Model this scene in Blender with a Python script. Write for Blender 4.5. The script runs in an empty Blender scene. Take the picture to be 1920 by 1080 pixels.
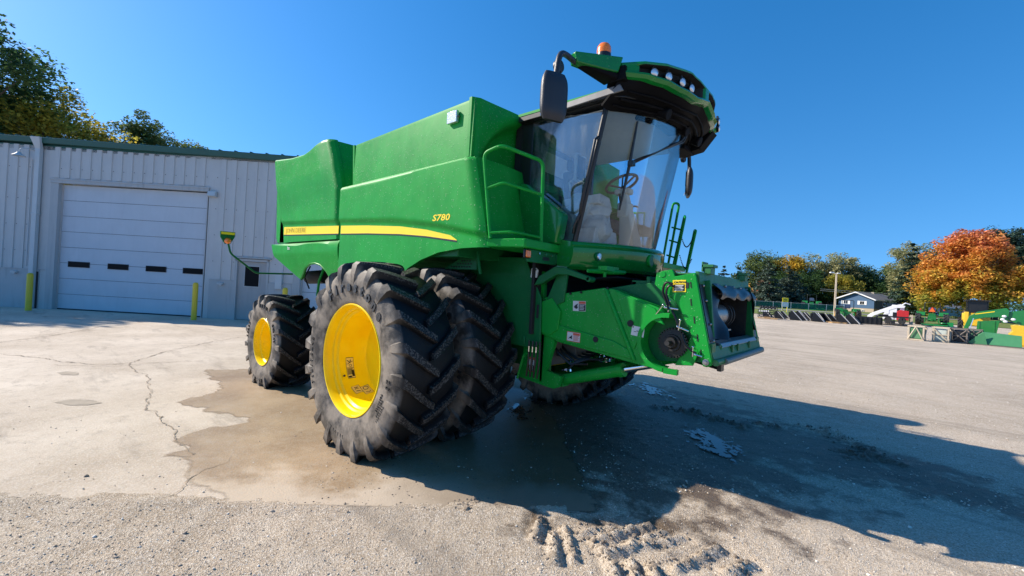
import bpy, math, random
from mathutils import Vector, Matrix, noise
random.seed(7)
PI = math.pi
sc = bpy.context.scene
COL = sc.collection
V = Vector

# ---------------------------------------------------------------- frames
# X = forward of the harvester, Y = its left, Z = up; the yard frame (r, t) is the same ground turned 41.4 degrees
CAM = V((4.137, -4.697, 1.808))
YR = V((0.7505, 0.66086, 0)); YD = V((-0.66086, 0.7505, 0))
YAW = math.atan2(0.66086, 0.7505)
def yard(r, t, z=0.0):
    p = V((CAM.x, CAM.y, 0)) + YR*r + YD*t
    return V((p.x, p.y, z))
def lerp(a, b, k): return a+(b-a)*k
def interp(x, pts):
    if x <= pts[0][0]: return pts[0][1]
    for (a, ya), (b, yb) in zip(pts, pts[1:]):
        if x <= b: return lerp(ya, yb, (x-a)/(b-a))
    return pts[-1][1]
def sstep(a, b, x):
    k = max(0.0, min(1.0, (x-a)/(b-a))); return k*k*(3-2*k)
def gz(t):
    return interp(t, [(0, 0), (30, 0.0), (42, 0.06), (50, 0.28), (60, 0.72), (75, 1.0), (95, 1.1), (130, 1.3), (300, 1.45), (900, 1.6)])

# ---------------------------------------------------------------- materials
def newmat(name):
    m = bpy.data.materials.new(name); m.use_nodes = True
    nt = m.node_tree; nt.nodes.clear()
    out = nt.nodes.new('ShaderNodeOutputMaterial')
    return m, nt, out
def N(nt, typ, **kw):
    n = nt.nodes.new(typ)
    for k, v in kw.items():
        if hasattr(n, k): setattr(n, k, v)
        else: n.inputs[k.replace('_', ' ')].default_value = v
    return n
def ramp(nt, pts, fac=None):
    r = nt.nodes.new('ShaderNodeValToRGB')
    el = r.color_ramp.elements
    while len(el) < len(pts): el.new(0.5)
    for e, (p, c) in zip(el, pts):
        e.position = p; e.color = (c[0], c[1], c[2], 1) if not isinstance(c, (int, float)) else (c, c, c, 1)
    if fac is not None: nt.links.new(fac, r.inputs[0])
    return r
def mixc(nt, a, b, fac, mode='MIX'):
    m = nt.nodes.new('ShaderNodeMix'); m.data_type = 'RGBA'; m.blend_type = mode
    for s, v in ((6, a), (7, b), (0, fac)):
        if hasattr(v, 'links') or hasattr(v, 'is_output'): nt.links.new(v, m.inputs[s])
        elif s == 0: m.inputs[0].default_value = v
        else: m.inputs[s].default_value = (v[0], v[1], v[2], 1)
    return m.outputs[2]
def mathn(nt, op, a, b=0.0, clamp=False):
    m = nt.nodes.new('ShaderNodeMath'); m.operation = op; m.use_clamp = clamp
    for s, v in ((0, a), (1, b)):
        if hasattr(v, 'is_output'): nt.links.new(v, m.inputs[s])
        else: m.inputs[s].default_value = v
    return m.outputs[0]
def noisen(nt, co, scale, detail=4, rough=0.55):
    n = nt.nodes.new('ShaderNodeTexNoise'); n.inputs['Scale'].default_value = scale
    n.inputs['Detail'].default_value = detail; n.inputs['Roughness'].default_value = rough
    nt.links.new(co, n.inputs['Vector']); return n
def coords(nt, scale=(1, 1, 1), kind='Object'):
    tc = nt.nodes.new('ShaderNodeTexCoord'); mp = nt.nodes.new('ShaderNodeMapping')
    mp.inputs['Scale'].default_value = scale
    nt.links.new(tc.outputs[kind], mp.inputs[0]); return mp.outputs[0]
def bumpn(nt, h, strength=0.3, dist=0.01, normal=None):
    b = nt.nodes.new('ShaderNodeBump'); b.inputs['Strength'].default_value = strength; b.inputs['Distance'].default_value = dist
    nt.links.new(h, b.inputs['Height'])
    if normal is not None: nt.links.new(normal, b.inputs['Normal'])
    return b.outputs[0]
def bsdf(nt, out, color=None, rough=0.5, metal=0.0, normal=None, coat=0.0, spec=0.5):
    p = nt.nodes.new('ShaderNodeBsdfPrincipled')
    if color is not None:
        if hasattr(color, 'is_output'): nt.links.new(color, p.inputs['Base Color'])
        else: p.inputs['Base Color'].default_value = (*color, 1)
    if hasattr(rough, 'is_output'): nt.links.new(rough, p.inputs['Roughness'])
    else: p.inputs['Roughness'].default_value = rough
    p.inputs['Metallic'].default_value = metal
    p.inputs['Coat Weight'].default_value = coat; p.inputs['Coat Roughness'].default_value = 0.06
    p.inputs['Specular IOR Level'].default_value = spec
    if normal is not None: nt.links.new(normal, p.inputs['Normal'])
    nt.links.new(p.outputs[0], out.inputs[0]); return p

def paint(name, col, rough=0.35, coat=0.6, wet=1.0, streak=0.1, dirt=(0.25, 0.22, 0.16), bump=0.15, dirtamt=0.25):
    m, nt, out = newmat(name)
    co = coords(nt); cs = coords(nt, (7, 7, 0.9))
    n1 = noisen(nt, co, 2.2, 5, 0.6); n2 = noisen(nt, cs, 2.0, 4, 0.6)
    c = mixc(nt, col, tuple(min(1, x*1.3+0.004) for x in col), ramp(nt, [(0.35, 0), (0.75, 1)], n1.outputs[0]).outputs[0])
    f = mathn(nt, 'MULTIPLY', ramp(nt, [(0.5, 0), (0.8, 1)], n2.outputs[0]).outputs[0], streak)
    c = mixc(nt, c, tuple(min(1, x*1.4+0.07) for x in col), f)
    n3 = noisen(nt, co, 9, 6, 0.7)
    f2 = mathn(nt, 'MULTIPLY', ramp(nt, [(0.55, 0), (0.8, 1)], n3.outputs[0]).outputs[0], dirtamt)
    c = mixc(nt, c, dirt, f2)
    nrm = None
    if wet > 0:      # water beads
        v = nt.nodes.new('ShaderNodeTexVoronoi'); v.inputs['Scale'].default_value = 46
        nt.links.new(co, v.inputs['Vector'])
        sep = nt.nodes.new('ShaderNodeSeparateColor'); nt.links.new(v.outputs['Color'], sep.inputs[0])
        drop = mathn(nt, 'SUBTRACT', mathn(nt, 'MULTIPLY', sep.outputs[0], 0.36), v.outputs['Distance'])
        drop = mathn(nt, 'MAXIMUM', drop, 0.0)
        keep = mathn(nt, 'GREATER_THAN', sep.outputs[1], 0.55)
        drop = mathn(nt, 'MULTIPLY', drop, keep)
        nrm = bumpn(nt, drop, min(1.0, 0.8*wet), 0.02)
        big = noisen(nt, co, 1.3, 2, 0.5)
        nrm = bumpn(nt, big.outputs[0], bump, 0.03, nrm)
        rim = ramp(nt, [(0.0, 0), (0.05, 1), (0.3, 0.6)], drop)
        c = mixc(nt, c, (0.55, 0.62, 0.56), mathn(nt, 'MULTIPLY', rim.outputs[0], 0.18*wet))
    r = mathn(nt, 'ADD', mathn(nt, 'MULTIPLY', n3.outputs[0], 0.3), rough-0.15)
    bsdf(nt, out, c, r, 0, nrm, coat, .2)
    return m
def simple(name, col, rough=0.5, metal=0.0, var=0.15, scale=8.0, bump=0.05, coat=0.0, spec=0.5):
    m, nt, out = newmat(name); co = coords(nt)
    n = noisen(nt, co, scale, 6, 0.6)
    c = mixc(nt, tuple(x*(1-var) for x in col), tuple(min(1, x*(1+var)+0.004) for x in col), n.outputs[0])
    nrm = bumpn(nt, n.outputs[0], bump, 0.01) if bump else None
    bsdf(nt, out, c, mathn(nt, 'ADD', mathn(nt, 'MULTIPLY', n.outputs[0], 0.2), rough-0.1), metal, nrm, coat, spec)
    return m
M = {}
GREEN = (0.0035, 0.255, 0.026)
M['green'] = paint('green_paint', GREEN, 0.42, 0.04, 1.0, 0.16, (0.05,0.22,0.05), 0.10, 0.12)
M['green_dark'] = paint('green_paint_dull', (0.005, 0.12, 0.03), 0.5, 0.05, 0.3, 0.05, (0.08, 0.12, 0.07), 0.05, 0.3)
M['green_old'] = paint('green_frame', (0.03, 0.15, 0.05), 0.5, 0.1, 0.5, 0.3, (0.25, 0.22, 0.18), 0.1, 0.6)
M['green_gloss'] = paint('glossy_green_paint', (0.0035, 0.16, 0.022), 0.18, 0.7, 0.5, 0.03, (0.05,0.2,0.05), 0.04, 0.08)
M['yellow'] = paint('yellow_rim', (0.93, 0.60, 0.002), 0.36, 0.12, 0, 0.05, (0.55, 0.35, 0.05), 0, 0.15)
M['decal_yellow'] = simple('decal_yellow', (0.95, 0.70, 0.01), 0.4, 0, 0.05)
M['decal_pale'] = simple('decal_pale_yellow', (0.8, 0.62, 0.2), 0.5, 0, 0.05)
M['decal_white'] = simple('decal_white', (0.62, 0.62, 0.58), 0.5, 0, 0.05)
M['decal_red'] = simple('decal_red', (0.6, 0.09, 0.04), 0.5, 0, 0.05)
M['soffit'] = simple('soffit_plastic', (0.004, 0.004, 0.005), 0.6, 0, 0.3, 5, 0.05, 0, .08)
M['dull_bar'] = simple('painted_bar', (0.16, 0.18, 0.16), 0.5, .2, 0.4, 9, .1)
M['black'] = simple('black_plastic', (0.009, 0.009, 0.010), 0.38, 0, 0.3, 5, 0.05)
M['black_matte'] = simple('black_matte', (0.010, 0.010, 0.011), 0.75, 0, 0.3, 6, 0.1)
M['mirror_shell'] = simple('mirror_shell_plastic', (0.02, 0.021, 0.026), 0.42, 0, 0.2, 300, 0.2)
M['rubber_flap'] = simple('rubber_sheet', (0.014, 0.015, 0.018), 0.36, 0, 0.5, 9, 0.25)
M['grey_strip'] = simple('grey_plastic', (0.16, 0.16, 0.165), 0.4, 0, 0.2, 12)
M['steel'] = simple('worn_steel', (0.34, 0.33, 0.32), 0.38, 0.8, 0.4, 9, 0.1)
M['chrome'] = simple('chrome_rod', (0.7, 0.7, 0.7), 0.12, 1.0, 0.05)
M['dark_metal'] = simple('greasy_metal', (0.03, 0.028, 0.026), 0.55, 0.4, 0.4, 20, 0.3)
M['silver_mud'] = simple('dirty_cast_metal', (0.10, 0.10, 0.09), 0.6, 0.2, 0.6, 9, 0.3)
M['beige'] = simple('beige_trim', (0.68, 0.61, 0.50), 0.75, 0, 0.12, 5)
M['beige_wrap'] = simple('seat_in_plastic_wrap', (0.66, 0.62, 0.55), 0.3, 0, 0.25, 14, 0.8)
M['brown'] = simple('brown_seat', (0.09, 0.06, 0.045), 0.7, 0, 0.2, 20)
M['amber'] = simple('amber_lens', (0.95, 0.20, 0.01), 0.2, 0, 0.15, 60, 0.2, 0.5)
M['red_lens'] = simple('red_lens', (0.6, 0.02, 0.01), 0.2, 0, 0.1, 60, 0.1, 0.5)
M['lamp_lens'] = simple('lamp_lens', (0.72, 0.74, 0.78), 0.15, 0.6, 0.25, 60, 0.3, 0.5)
M['mirror'] = simple('mirror_glass', (0.75, 0.78, 0.8), 0.03, 1.0, 0.0, 1, 0.0)

def tyre_mat(name, w, rs):
    m, nt, out = newmat(name)
    tc = nt.nodes.new('ShaderNodeTexCoord'); co = tc.outputs['Object']
    sx = nt.nodes.new('ShaderNodeSeparateXYZ'); nt.links.new(co, sx.inputs[0])
    ay = mathn(nt, 'ABSOLUTE', sx.outputs[1])
    rad = mathn(nt, 'SQRT', mathn(nt, 'ADD', mathn(nt, 'MULTIPLY', sx.outputs[0], sx.outputs[0]), mathn(nt, 'MULTIPLY', sx.outputs[2], sx.outputs[2])))
    n = noisen(nt, co, 3.5, 7, 0.65); n2 = noisen(nt, co, 26, 6, 0.7); n3 = noisen(nt, co, 60, 4, 0.65)
    side = mathn(nt, 'MULTIPLY', ramp(nt, [(w*0.84, 0), (w*0.93, 1)], ay).outputs[0],
                 ramp(nt, [(min(0.99, rs*0.93/1.2), 1), (min(1.0, rs*1.02/1.2), 0.15)], mathn(nt, 'MULTIPLY', rad, 1/1.2)).outputs[0])
    patch = ramp(nt, [(0.40, 0.15), (0.56, 1)], n.outputs[0])
    dust = mixc(nt, (0.15, 0.125, 0.10), (0.30, 0.26, 0.21), n2.outputs[0])
    c = mixc(nt, (0.007, 0.007, 0.0075), dust, mathn(nt, 'MULTIPLY', side, patch.outputs[0]))
    # stone-scuffed faces of the lugs
    top = ramp(nt, [(min(.98, rs*1.018/1.2), 0), (min(.99, rs*1.036/1.2), 1)], mathn(nt, 'MULTIPLY', rad, 1/1.2))
    sp = ramp(nt, [(0.50, 0), (0.56, 1)], n3.outputs[0])
    c = mixc(nt, c, (0.21, 0.19, 0.165), mathn(nt, 'MULTIPLY', mathn(nt, 'MULTIPLY', top.outputs[0], sp.outputs[0]), 0.42))
    r = mixc(nt, (0.30, 0.30, 0.30), (0.75, 0.75, 0.75), mathn(nt, 'MAXIMUM', mathn(nt, 'MULTIPLY', side, patch.outputs[0]), n.outputs[0]))
    sep = nt.nodes.new('ShaderNodeSeparateColor'); nt.links.new(r, sep.inputs[0])
    nrm = bumpn(nt, n2.outputs[0], 0.25, 0.008)
    bsdf(nt, out, c, sep.outputs[0], 0, nrm, 0, 0.35)
    return m
M['tyre_big'] = tyre_mat('drive_tyre_rubber', 0.33, 0.975)
M['tyre_rear'] = tyre_mat('steer_tyre_rubber', 0.31, 0.745)
M['tyre_plain'] = simple('plain_rubber', (0.02, 0.02, 0.02), 0.7, 0, 0.4, 20, 0.2)

def glass_mat(name, tint=(0.86, 0.93, 0.95), refl=1.0, smear=0.08):
    m, nt, out = newmat(name); co = coords(nt, (5, 5, 1.2))
    tr = nt.nodes.new('ShaderNodeBsdfTransparent'); tr.inputs[0].default_value = (*tint, 1)
    gl = nt.nodes.new('ShaderNodeBsdfGlossy'); gl.inputs['Roughness'].default_value = 0.03
    df = nt.nodes.new('ShaderNodeBsdfDiffuse'); df.inputs[0].default_value = (0.7, 0.75, 0.76, 1)
    fr = nt.nodes.new('ShaderNodeFresnel'); fr.inputs[0].default_value = 1.5
    mx = nt.nodes.new('ShaderNodeMixShader'); mx2 = nt.nodes.new('ShaderNodeMixShader')
    n = noisen(nt, co, 2.2, 5, 0.6)
    f = mathn(nt, 'MULTIPLY', ramp(nt, [(0.46, 0.1), (0.72, 1)], n.outputs[0]).outputs[0], smear)
    nt.links.new(mathn(nt, 'MULTIPLY', fr.outputs[0], 1.6*refl, True), mx.inputs[0])
    nt.links.new(tr.outputs[0], mx.inputs[1]); nt.links.new(gl.outputs[0], mx.inputs[2])
    nt.links.new(f, mx2.inputs[0]); nt.links.new(mx.outputs[0], mx2.inputs[1]); nt.links.new(df.outputs[0], mx2.inputs[2])
    nt.links.new(mx2.outputs[0], out.inputs[0]); return m
M['glass'] = glass_mat('cab_glass', (0.90, 0.96, 1.0), 0.5, 0.03)
M['glass_side'] = glass_mat('cab_side_glass', (0.80, 0.88, 0.92), 1.3, 0.10)
M['glass_rear'] = glass_mat('cab_glass_clear', (0.92, 0.97, 1.0), 0.3, 0.02)
M['window_black'] = simple('unlit_window', (0.004, 0.004, 0.005), 0.5, 0, 0.1, 2, 0, 0, 0.1)
M['window_dark'] = simple('dark_window', (0.006, 0.007, 0.009), 0.08, 0, 0.1, 2, 0)

# ---------------------------------------------------------------- mesh builder
class MB:
    def __init__(s): s.v = []; s.f = []; s.mi = []; s.m = 0
    def add(s, vs, fs):
        o = len(s.v); s.v += [tuple(p) for p in vs]
        for f in fs: s.f.append([i+o for i in f]); s.mi.append(s.m)
        return s
    def box(s, c, d, rz=0.0, rot=None):
        x, y, z = d[0]/2, d[1]/2, d[2]/2
        vs = [V((a, b, e)) for a in (-x, x) for b in (-y, y) for e in (-z, z)]
        R = rot if rot is not None else Matrix.Rotation(rz, 3, 'Z')
        vs = [R @ p + V(c) for p in vs]
        return s.add(vs, [(0, 1, 3, 2), (4, 6, 7, 5), (0, 4, 5, 1), (2, 3, 7, 6), (0, 2, 6, 4), (1, 5, 7, 3)])
    def b2(s, x0, x1, y0, y1, z0, z1): return s.box(((x0+x1)/2, (y0+y1)/2, (z0+z1)/2), (abs(x1-x0), abs(y1-y0), abs(z1-z0)))
    def hexa(s, p): return s.add(p, [(0, 3, 2, 1), (4, 5, 6, 7), (0, 1, 5, 4), (1, 2, 6, 5), (2, 3, 7, 6), (3, 0, 4, 7)])   # bottom ring 0-3, top ring 4-7
    def prism(s, poly, axis, a, b):
        def P(u, w, k):
            return (k, u, w) if axis == 'X' else (u, k, w) if axis == 'Y' else (u, w, k)
        n = len(poly)
        vs = [P(u, w, a) for u, w in poly] + [P(u, w, b) for u, w in poly]
        return s.add(vs, [list(range(n))[::-1], list(range(n, 2*n))] + [[i, (i+1) % n, (i+1) % n+n, i+n] for i in range(n)])
    def tube(s, pts, r, n=8, closed=False, caps=True):
        pts = [V(p) for p in pts]; rs = r if isinstance(r, (list, tuple)) else [r]*len(pts)
        rings = []; up = None
        for i, p in enumerate(pts):
            if closed: t = (pts[(i+1) % len(pts)]-pts[i-1])
            else: t = (pts[min(i+1, len(pts)-1)]-pts[max(i-1, 0)])
            t.normalize()
            if up is None:
                up = V((0, 0, 1)) if abs(t.z) < 0.9 else V((1, 0, 0))
            a = t.cross(up); a.normalize(); b = a.cross(t); b.normalize(); up = b
            rings.append([p + a*math.cos(2*PI*k/n)*rs[i] + b*math.sin(2*PI*k/n)*rs[i] for k in range(n)])
        vs = [q for R in rings for q in R]; m = len(rings); fs = []
        for i in range(m if closed else m-1):
            for k in range(n):
                j = (i+1) % m
                fs.append((i*n+k, i*n+(k+1) % n, j*n+(k+1) % n, j*n+k))
        if caps and not closed: fs += [list(range(n))[::-1], [(m-1)*n+k for k in range(n)]]
        return s.add(vs, fs)
    def cyl(s, p0, p1, r0, r1=None, n=16): return s.tube([p0, p1], [r0, r0 if r1 is None else r1], n)
    def lathe(s, prof, c=(0, 0, 0), axis='Y', n=32, close=False):
        vs = []; m = len(prof)
        for k in range(n):
            a = 2*PI*k/n; ca, sa = math.cos(a), math.sin(a)
            for (r, h) in prof:
                p = (r*ca, h, r*sa) if axis == 'Y' else (r*ca, r*sa, h) if axis == 'Z' else (h, r*ca, r*sa)
                vs.append((p[0]+c[0], p[1]+c[1], p[2]+c[2]))
        fs = []
        for k in range(n):
            j = (k+1) % n
            for i in range(m-1 if not close else m):
                i2 = (i+1) % m
                fs.append((k*m+i, k*m+i2, j*m+i2, j*m+i))
        return s.add(vs, fs)
    def grid(s, fn, nu, nv):
        vs = [fn(i/nu, j/nv) for j in range(nv+1) for i in range(nu+1)]
        return s.add(vs, [(j*(nu+1)+i, j*(nu+1)+i+1, (j+1)*(nu+1)+i+1, (j+1)*(nu+1)+i) for j in range(nv) for i in range(nu)])
    def sheet(s, fn, nu, nv, off):
        """a grid surface given real thickness: off is a vector or a function"""
        o = len(s.v); W = nu+1; H = nv+1
        A = [V(fn(i/nu, j/nv)) for j in range(H) for i in range(W)]
        B = [p + (off(p) if callable(off) else V(off)) for p in A]
        k = W*H
        fs = []
        for j in range(nv):
            for i in range(nu):
                a, b, c, d = j*W+i, j*W+i+1, (j+1)*W+i+1, (j+1)*W+i
                fs += [(a, b, c, d), (k+d, k+c, k+b, k+a)]
        for i in range(nu): fs += [(i, k+i, k+i+1, i+1), (nv*W+i, nv*W+i+1, k+nv*W+i+1, k+nv*W+i)]
        for j in range(nv): fs += [(j*W, (j+1)*W, k+(j+1)*W, k+j*W), (j*W+nu, k+j*W+nu, k+(j+1)*W+nu, (j+1)*W+nu)]
        return s.add(A+B, fs)
    def ball(s, c, r, n=12, m=8, sq=(1, 1, 1)):
        vs = []; fs = []
        for j in range(m+1):
            a = PI*j/m-PI/2
            for k in range(n):
                b = 2*PI*k/n
                vs.append((c[0]+r*sq[0]*math.cos(a)*math.cos(b), c[1]+r*sq[1]*math.cos(a)*math.sin(b), c[2]+r*sq[2]*math.sin(a)))
        for j in range(m):
            for k in range(n): fs.append((j*n+k, j*n+(k+1) % n, (j+1)*n+(k+1) % n, (j+1)*n+k))
        return s.add(vs, fs)
    def text(s, body, size, fn, ext=0.0, bold=0.0, shear=0.0, xs=1.0):
        """glyphs turned into mesh; fn maps (x, y, depth) to a point"""
        vs, fs = glyphs(body, size, bold, shear)
        n = len(vs)
        A = [V(fn(x*xs, y, ext)) for x, y in vs]
        s.add(A, fs)
        if ext:
            B = [V(fn(x*xs, y, 0)) for x, y in vs]
            cnt = {}
            for f in fs:
                for a, b in zip(f, f[1:]+f[:1]): cnt[(a, b)] = 1
            sides = [(a, b, b+n, a+n) for (a, b) in cnt if (b, a) not in cnt]
            s.add(A+B, sides)
        return s
    def build(s, name, mats, parent=None, bevel=0.0, smooth=35, seg=2, recalc=True, split=False):
        if split:      # pieces that do not touch become parts of their own
            P = list(range(len(s.v)))
            def find(a):
                while P[a] != a: P[a] = P[P[a]]; a = P[a]
                return a
            for f in s.f:
                for a in f[1:]: P[find(a)] = find(f[0])
            comp = {}
            for i, f in enumerate(s.f): comp.setdefault(find(f[0]), []).append(i)
            cl = []
            for fl in comp.values():
                vs = [s.v[a] for i in fl for a in s.f[i]]
                cl.append([fl, [min(p[k] for p in vs)-.004 for k in range(3)], [max(p[k] for p in vs)+.004 for k in range(3)]])
            ch = True
            while ch:
                ch = False
                for i in range(len(cl)):
                    for j in range(i+1, len(cl)):
                        if all(cl[i][1][k] <= cl[j][2][k] and cl[j][1][k] <= cl[i][2][k] for k in range(3)):
                            cl[i] = [cl[i][0]+cl[j][0], [min(cl[i][1][k], cl[j][1][k]) for k in range(3)], [max(cl[i][2][k], cl[j][2][k]) for k in range(3)]]
                            cl.pop(j); ch = True; break
                    if ch: break
            o = None
            for fl, _, _ in cl:
                mb = MB(); mp = {}
                for i in fl:
                    g = []
                    for a in s.f[i]:
                        if a not in mp: mp[a] = len(mb.v); mb.v.append(s.v[a])
                        g.append(mp[a])
                    mb.f.append(g); mb.mi.append(s.mi[i])
                q = mb.build(name, mats, parent, bevel, smooth, seg, recalc); o = o or q
            return o
        me = bpy.data.meshes.new(name); me.from_pydata(s.v, [], s.f)
        mats = mats if isinstance(mats, (list, tuple)) else [mats]
        for m in mats: me.materials.append(M[m] if isinstance(m, str) else m)
        if len(mats) > 1: me.polygons.foreach_set('material_index', s.mi)
        if recalc:
            import bmesh
            bm = bmesh.new(); bm.from_mesh(me); bmesh.ops.remove_doubles(bm, verts=bm.verts, dist=1e-5)
            bmesh.ops.recalc_face_normals(bm, faces=bm.faces); bm.to_mesh(me); bm.free()
        me.update()
        if smooth:
            me.polygons.foreach_set('use_smooth', [True]*len(me.polygons)); me.set_sharp_from_angle(angle=math.radians(smooth))
        o = bpy.data.objects.new(name, me); COL.objects.link(o)
        if parent is not None: o.parent = parent
        if bevel:
            b = o.modifiers.new('bevel', 'BEVEL'); b.width = bevel; b.segments = seg; b.limit_method = 'ANGLE'; b.angle_limit = math.radians(40)
            b.harden_normals = False
        return o
_gl = {}
def glyphs(body, size, bold, shear):
    key = (body, size, bold, shear)
    if key in _gl: return _gl[key]
    cu = bpy.data.curves.new('lettering', 'FONT'); cu.body = body; cu.size = size; cu.offset = bold; cu.shear = shear
    cu.resolution_u = 2; cu.fill_mode = 'FRONT'
    ob = bpy.data.objects.new('lettering', cu); COL.objects.link(ob)
    dg = bpy.context.evaluated_depsgraph_get(); me = ob.evaluated_get(dg).to_mesh()
    vs = [(p.co.x, p.co.y) for p in me.vertices]; fs = [list(p.vertices) for p in me.polygons]
    ob.evaluated_get(dg).to_mesh_clear(); bpy.data.objects.remove(ob); bpy.data.curves.remove(cu)
    _gl[key] = (vs, fs); return vs, fs
def tag(o, label=None, cat=None, group=None, kind=None):
    if label: o['label'] = label
    if cat: o['category'] = cat
    if group: o['group'] = group
    if kind: o['kind'] = kind
    return o
def empty(name, loc=(0, 0, 0), rz=0.0, parent=None, label=None, cat=None, group=None):
    o = bpy.data.objects.new(name, None); COL.objects.link(o); o.empty_display_size = 0.2
    o.location = loc; o.rotation_euler = (0, 0, rz)
    if parent is not None: o.parent = parent
    return tag(o, label, cat, group)
def copy_tree(o, parent=None):
    kids = [c for c in bpy.data.objects if c.parent == o]
    c = o.copy(); COL.objects.link(c); c.parent = parent
    for k in kids: copy_tree(k, c)
    return c

# ================================================================ THE HARVESTER
HV = empty('combine_harvester', (0, 0, 0), label='large green combine harvester with yellow rims and dual front tyres parked on the wet concrete', cat='combine harvester')

# ---- wheels
def tyre_mb(Rc, Rt, w, nl, rb, sw, hub):
    s = Rc-rb
    half = [(rb, .42), (rb+.03*s, .445), (rb+.14*s, .465), (rb+.35*s, .497), (rb+.58*s, .507), (rb+.78*s, .492), (Rc-.05, .468), (Rc-.016, .43), (Rc-.004, .36), (Rc, .18)]
    prof = [(r, -k*w) for r, k in half] + [(Rc, 0)] + [(r, k*w) for r, k in half[::-1]]
    mb = MB(); mb.lathe(prof, n=100)
    k = Rt/1.03
    for sg in (-1, 1):
        for i in range(nl):
            th0 = 2*PI*(i+(0.5 if sg > 0 else 0))/nl
            st = []
            for j in range(7):
                f = j/6; y = (-.035+f*(.455*w+.035))
                st.append((Rc-.02, y, Rt-.018*f*f*k, y, th0+sw*(f**1.15), .030*k*(1+.35*f)))
            e = th0+sw
            st.append((Rc-.05, .45*w, Rt-.050*k, .500*w, e+.012, .046*k))
            st.append((Rc-.10*k, .475*w, Rc-.085*k, .522*w, e+.02, .042*k))
            st.append((Rc-.16*k, .49*w, Rc-.15*k, .513*w, e+.024, .034*k))
            st.append((Rc-.20*k, .48*w, Rc-.20*k, .502*w, e+.026, .02*k))
            vs = []
            for (ri, yi, ro, yo, th, hw) in st:
                for (r, y, d) in ((ri, yi, -hw*1.45), (ro, yo, -hw), (ro, yo, hw), (ri, yi, hw*1.45)):
                    a = th+d/Rc
                    vs.append((r*math.cos(a), sg*y, r*math.sin(a)))
            fs = []
            for q in range(len(st)-1):
                for c in range(3): fs.append((q*4+c, q*4+c+1, q*4+c+5, q*4+c+4))
            n = len(st)-1
            fs += [(0, 3, 2, 1), (n*4, n*4+1, n*4+2, n*4+3)]
            mb.add(vs, fs)
    # the load flattens the tread on the ground
    out = []
    for (x, y, z) in mb.v:
        zf = -hub+0.004
        if z < zf+0.05:
            z = zf + max(0, (z-zf))*0.6 if z > zf else zf
        if z < -hub*0.55:
            q = (-z-hub*.55)/(hub*.45); y *= 1+0.035*q
        out.append((x, y, z))
    mb.v = out
    return mb
def arc_text(mb, body, rad, a_mid, size, ysurf, depth=0.012, adv=None, bold=0.0, inward=False):
    """letters set round a side wall, read from outside (looking along +Y)"""
    adv = adv or size*0.68
    n = len(body)
    for i, ch in enumerate(body):
        if ch == ' ': continue
        off = (i-(n-1)/2)*adv/rad
        a = a_mid - off if not inward else a_mid + off
        ux, uz = math.cos(a), math.sin(a)
        if not inward: tx, tz, nx, nz = uz, -ux, ux, uz
        else: tx, tz, nx, nz = -uz, ux, -ux, -uz
        vs, _ = glyphs(ch, size, bold, 0.0)
        if not vs: continue
        cx = (min(p[0] for p in vs)+max(p[0] for p in vs))/2
        mb.text(ch, size, lambda x, y, e, tx=tx, tz=tz, nx=nx, nz=nz, ux=ux, uz=uz, cx=cx: (ux*rad+(x-cx)*tx+(y-size*.35)*nx, ysurf-e, uz*rad+(x-cx)*tz+(y-size*.35)*nz), depth, bold)
M['letter_rubber'] = simple('wet_black_lettering', (0.03, 0.03, 0.03), 0.3, 0, 0.3, 30, 0.1)

def make_wheel(name, x, y, hub, Rc, Rt, w, nl, rb, sw, mat, rimprof, big):
    e = empty(name, (x, y, hub), parent=HV)
    t = tyre_mb(Rc, Rt, w, nl, rb, sw, hub).build('tyre', mat, e, smooth=38)
    L = MB()
    if big:
        arc_text(L, 'Firestone', .765, math.radians(82), .155, -.332, .016, .135, .006)
        arc_text(L, '710/70R42', .80, math.radians(188), .07, -.334, .012, .062, .002)
        arc_text(L, 'RADIAL', .775, math.radians(262), .05, -.336, .012, .055, .002, True)
        arc_text(L, '23', .78, math.radians(352), .07, -.335, .012, .06, .002)
        for k in range(3): arc_text(L, 'TUBELESS', .71+.035*k, math.radians(335-k*3), .028, -.333, .01, .026, .001)
    else:
        arc_text(L, 'uneo', .60, math.radians(84), .11, -.325, .018, .092, .004)
        arc_text(L, 'IF 751', .625, math.radians(268), .085, -.324, .018, .075, .003, True)
        arc_text(L, 'RADIAL', .58, math.radians(20), .05, -.324, .014, .05, .002)
        arc_text(L, '65R26', .60, math.radians(165), .07, -.324, .014, .06, .002)
    L.build('tyre_lettering', 'letter_rubber', t, smooth=0, recalc=False)
    r = MB().lathe(rimprof, n=72).build('rim', 'yellow', e, smooth=25)
    return e, r
RB = [(.57, -.27), (.581, -.285), (.583, -.300), (.576, -.309), (.566, -.306), (.558, -.292), (.550, -.27), (.542, -.225), (.524, -.21), (.520, -.185), (.508, -.172), (.500, -.165), (.497, -.13), (.487, -.09), (.478, 0), (.462, .12),
      (.450, .142), (.43, .148), (.30, .150), (.0, .150)]
wf, rimf = make_wheel('wheel', 0, -2.153, .979, .962, 1.035, .67, 20, .563, .25, 'tyre_big', RB, True)
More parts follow.
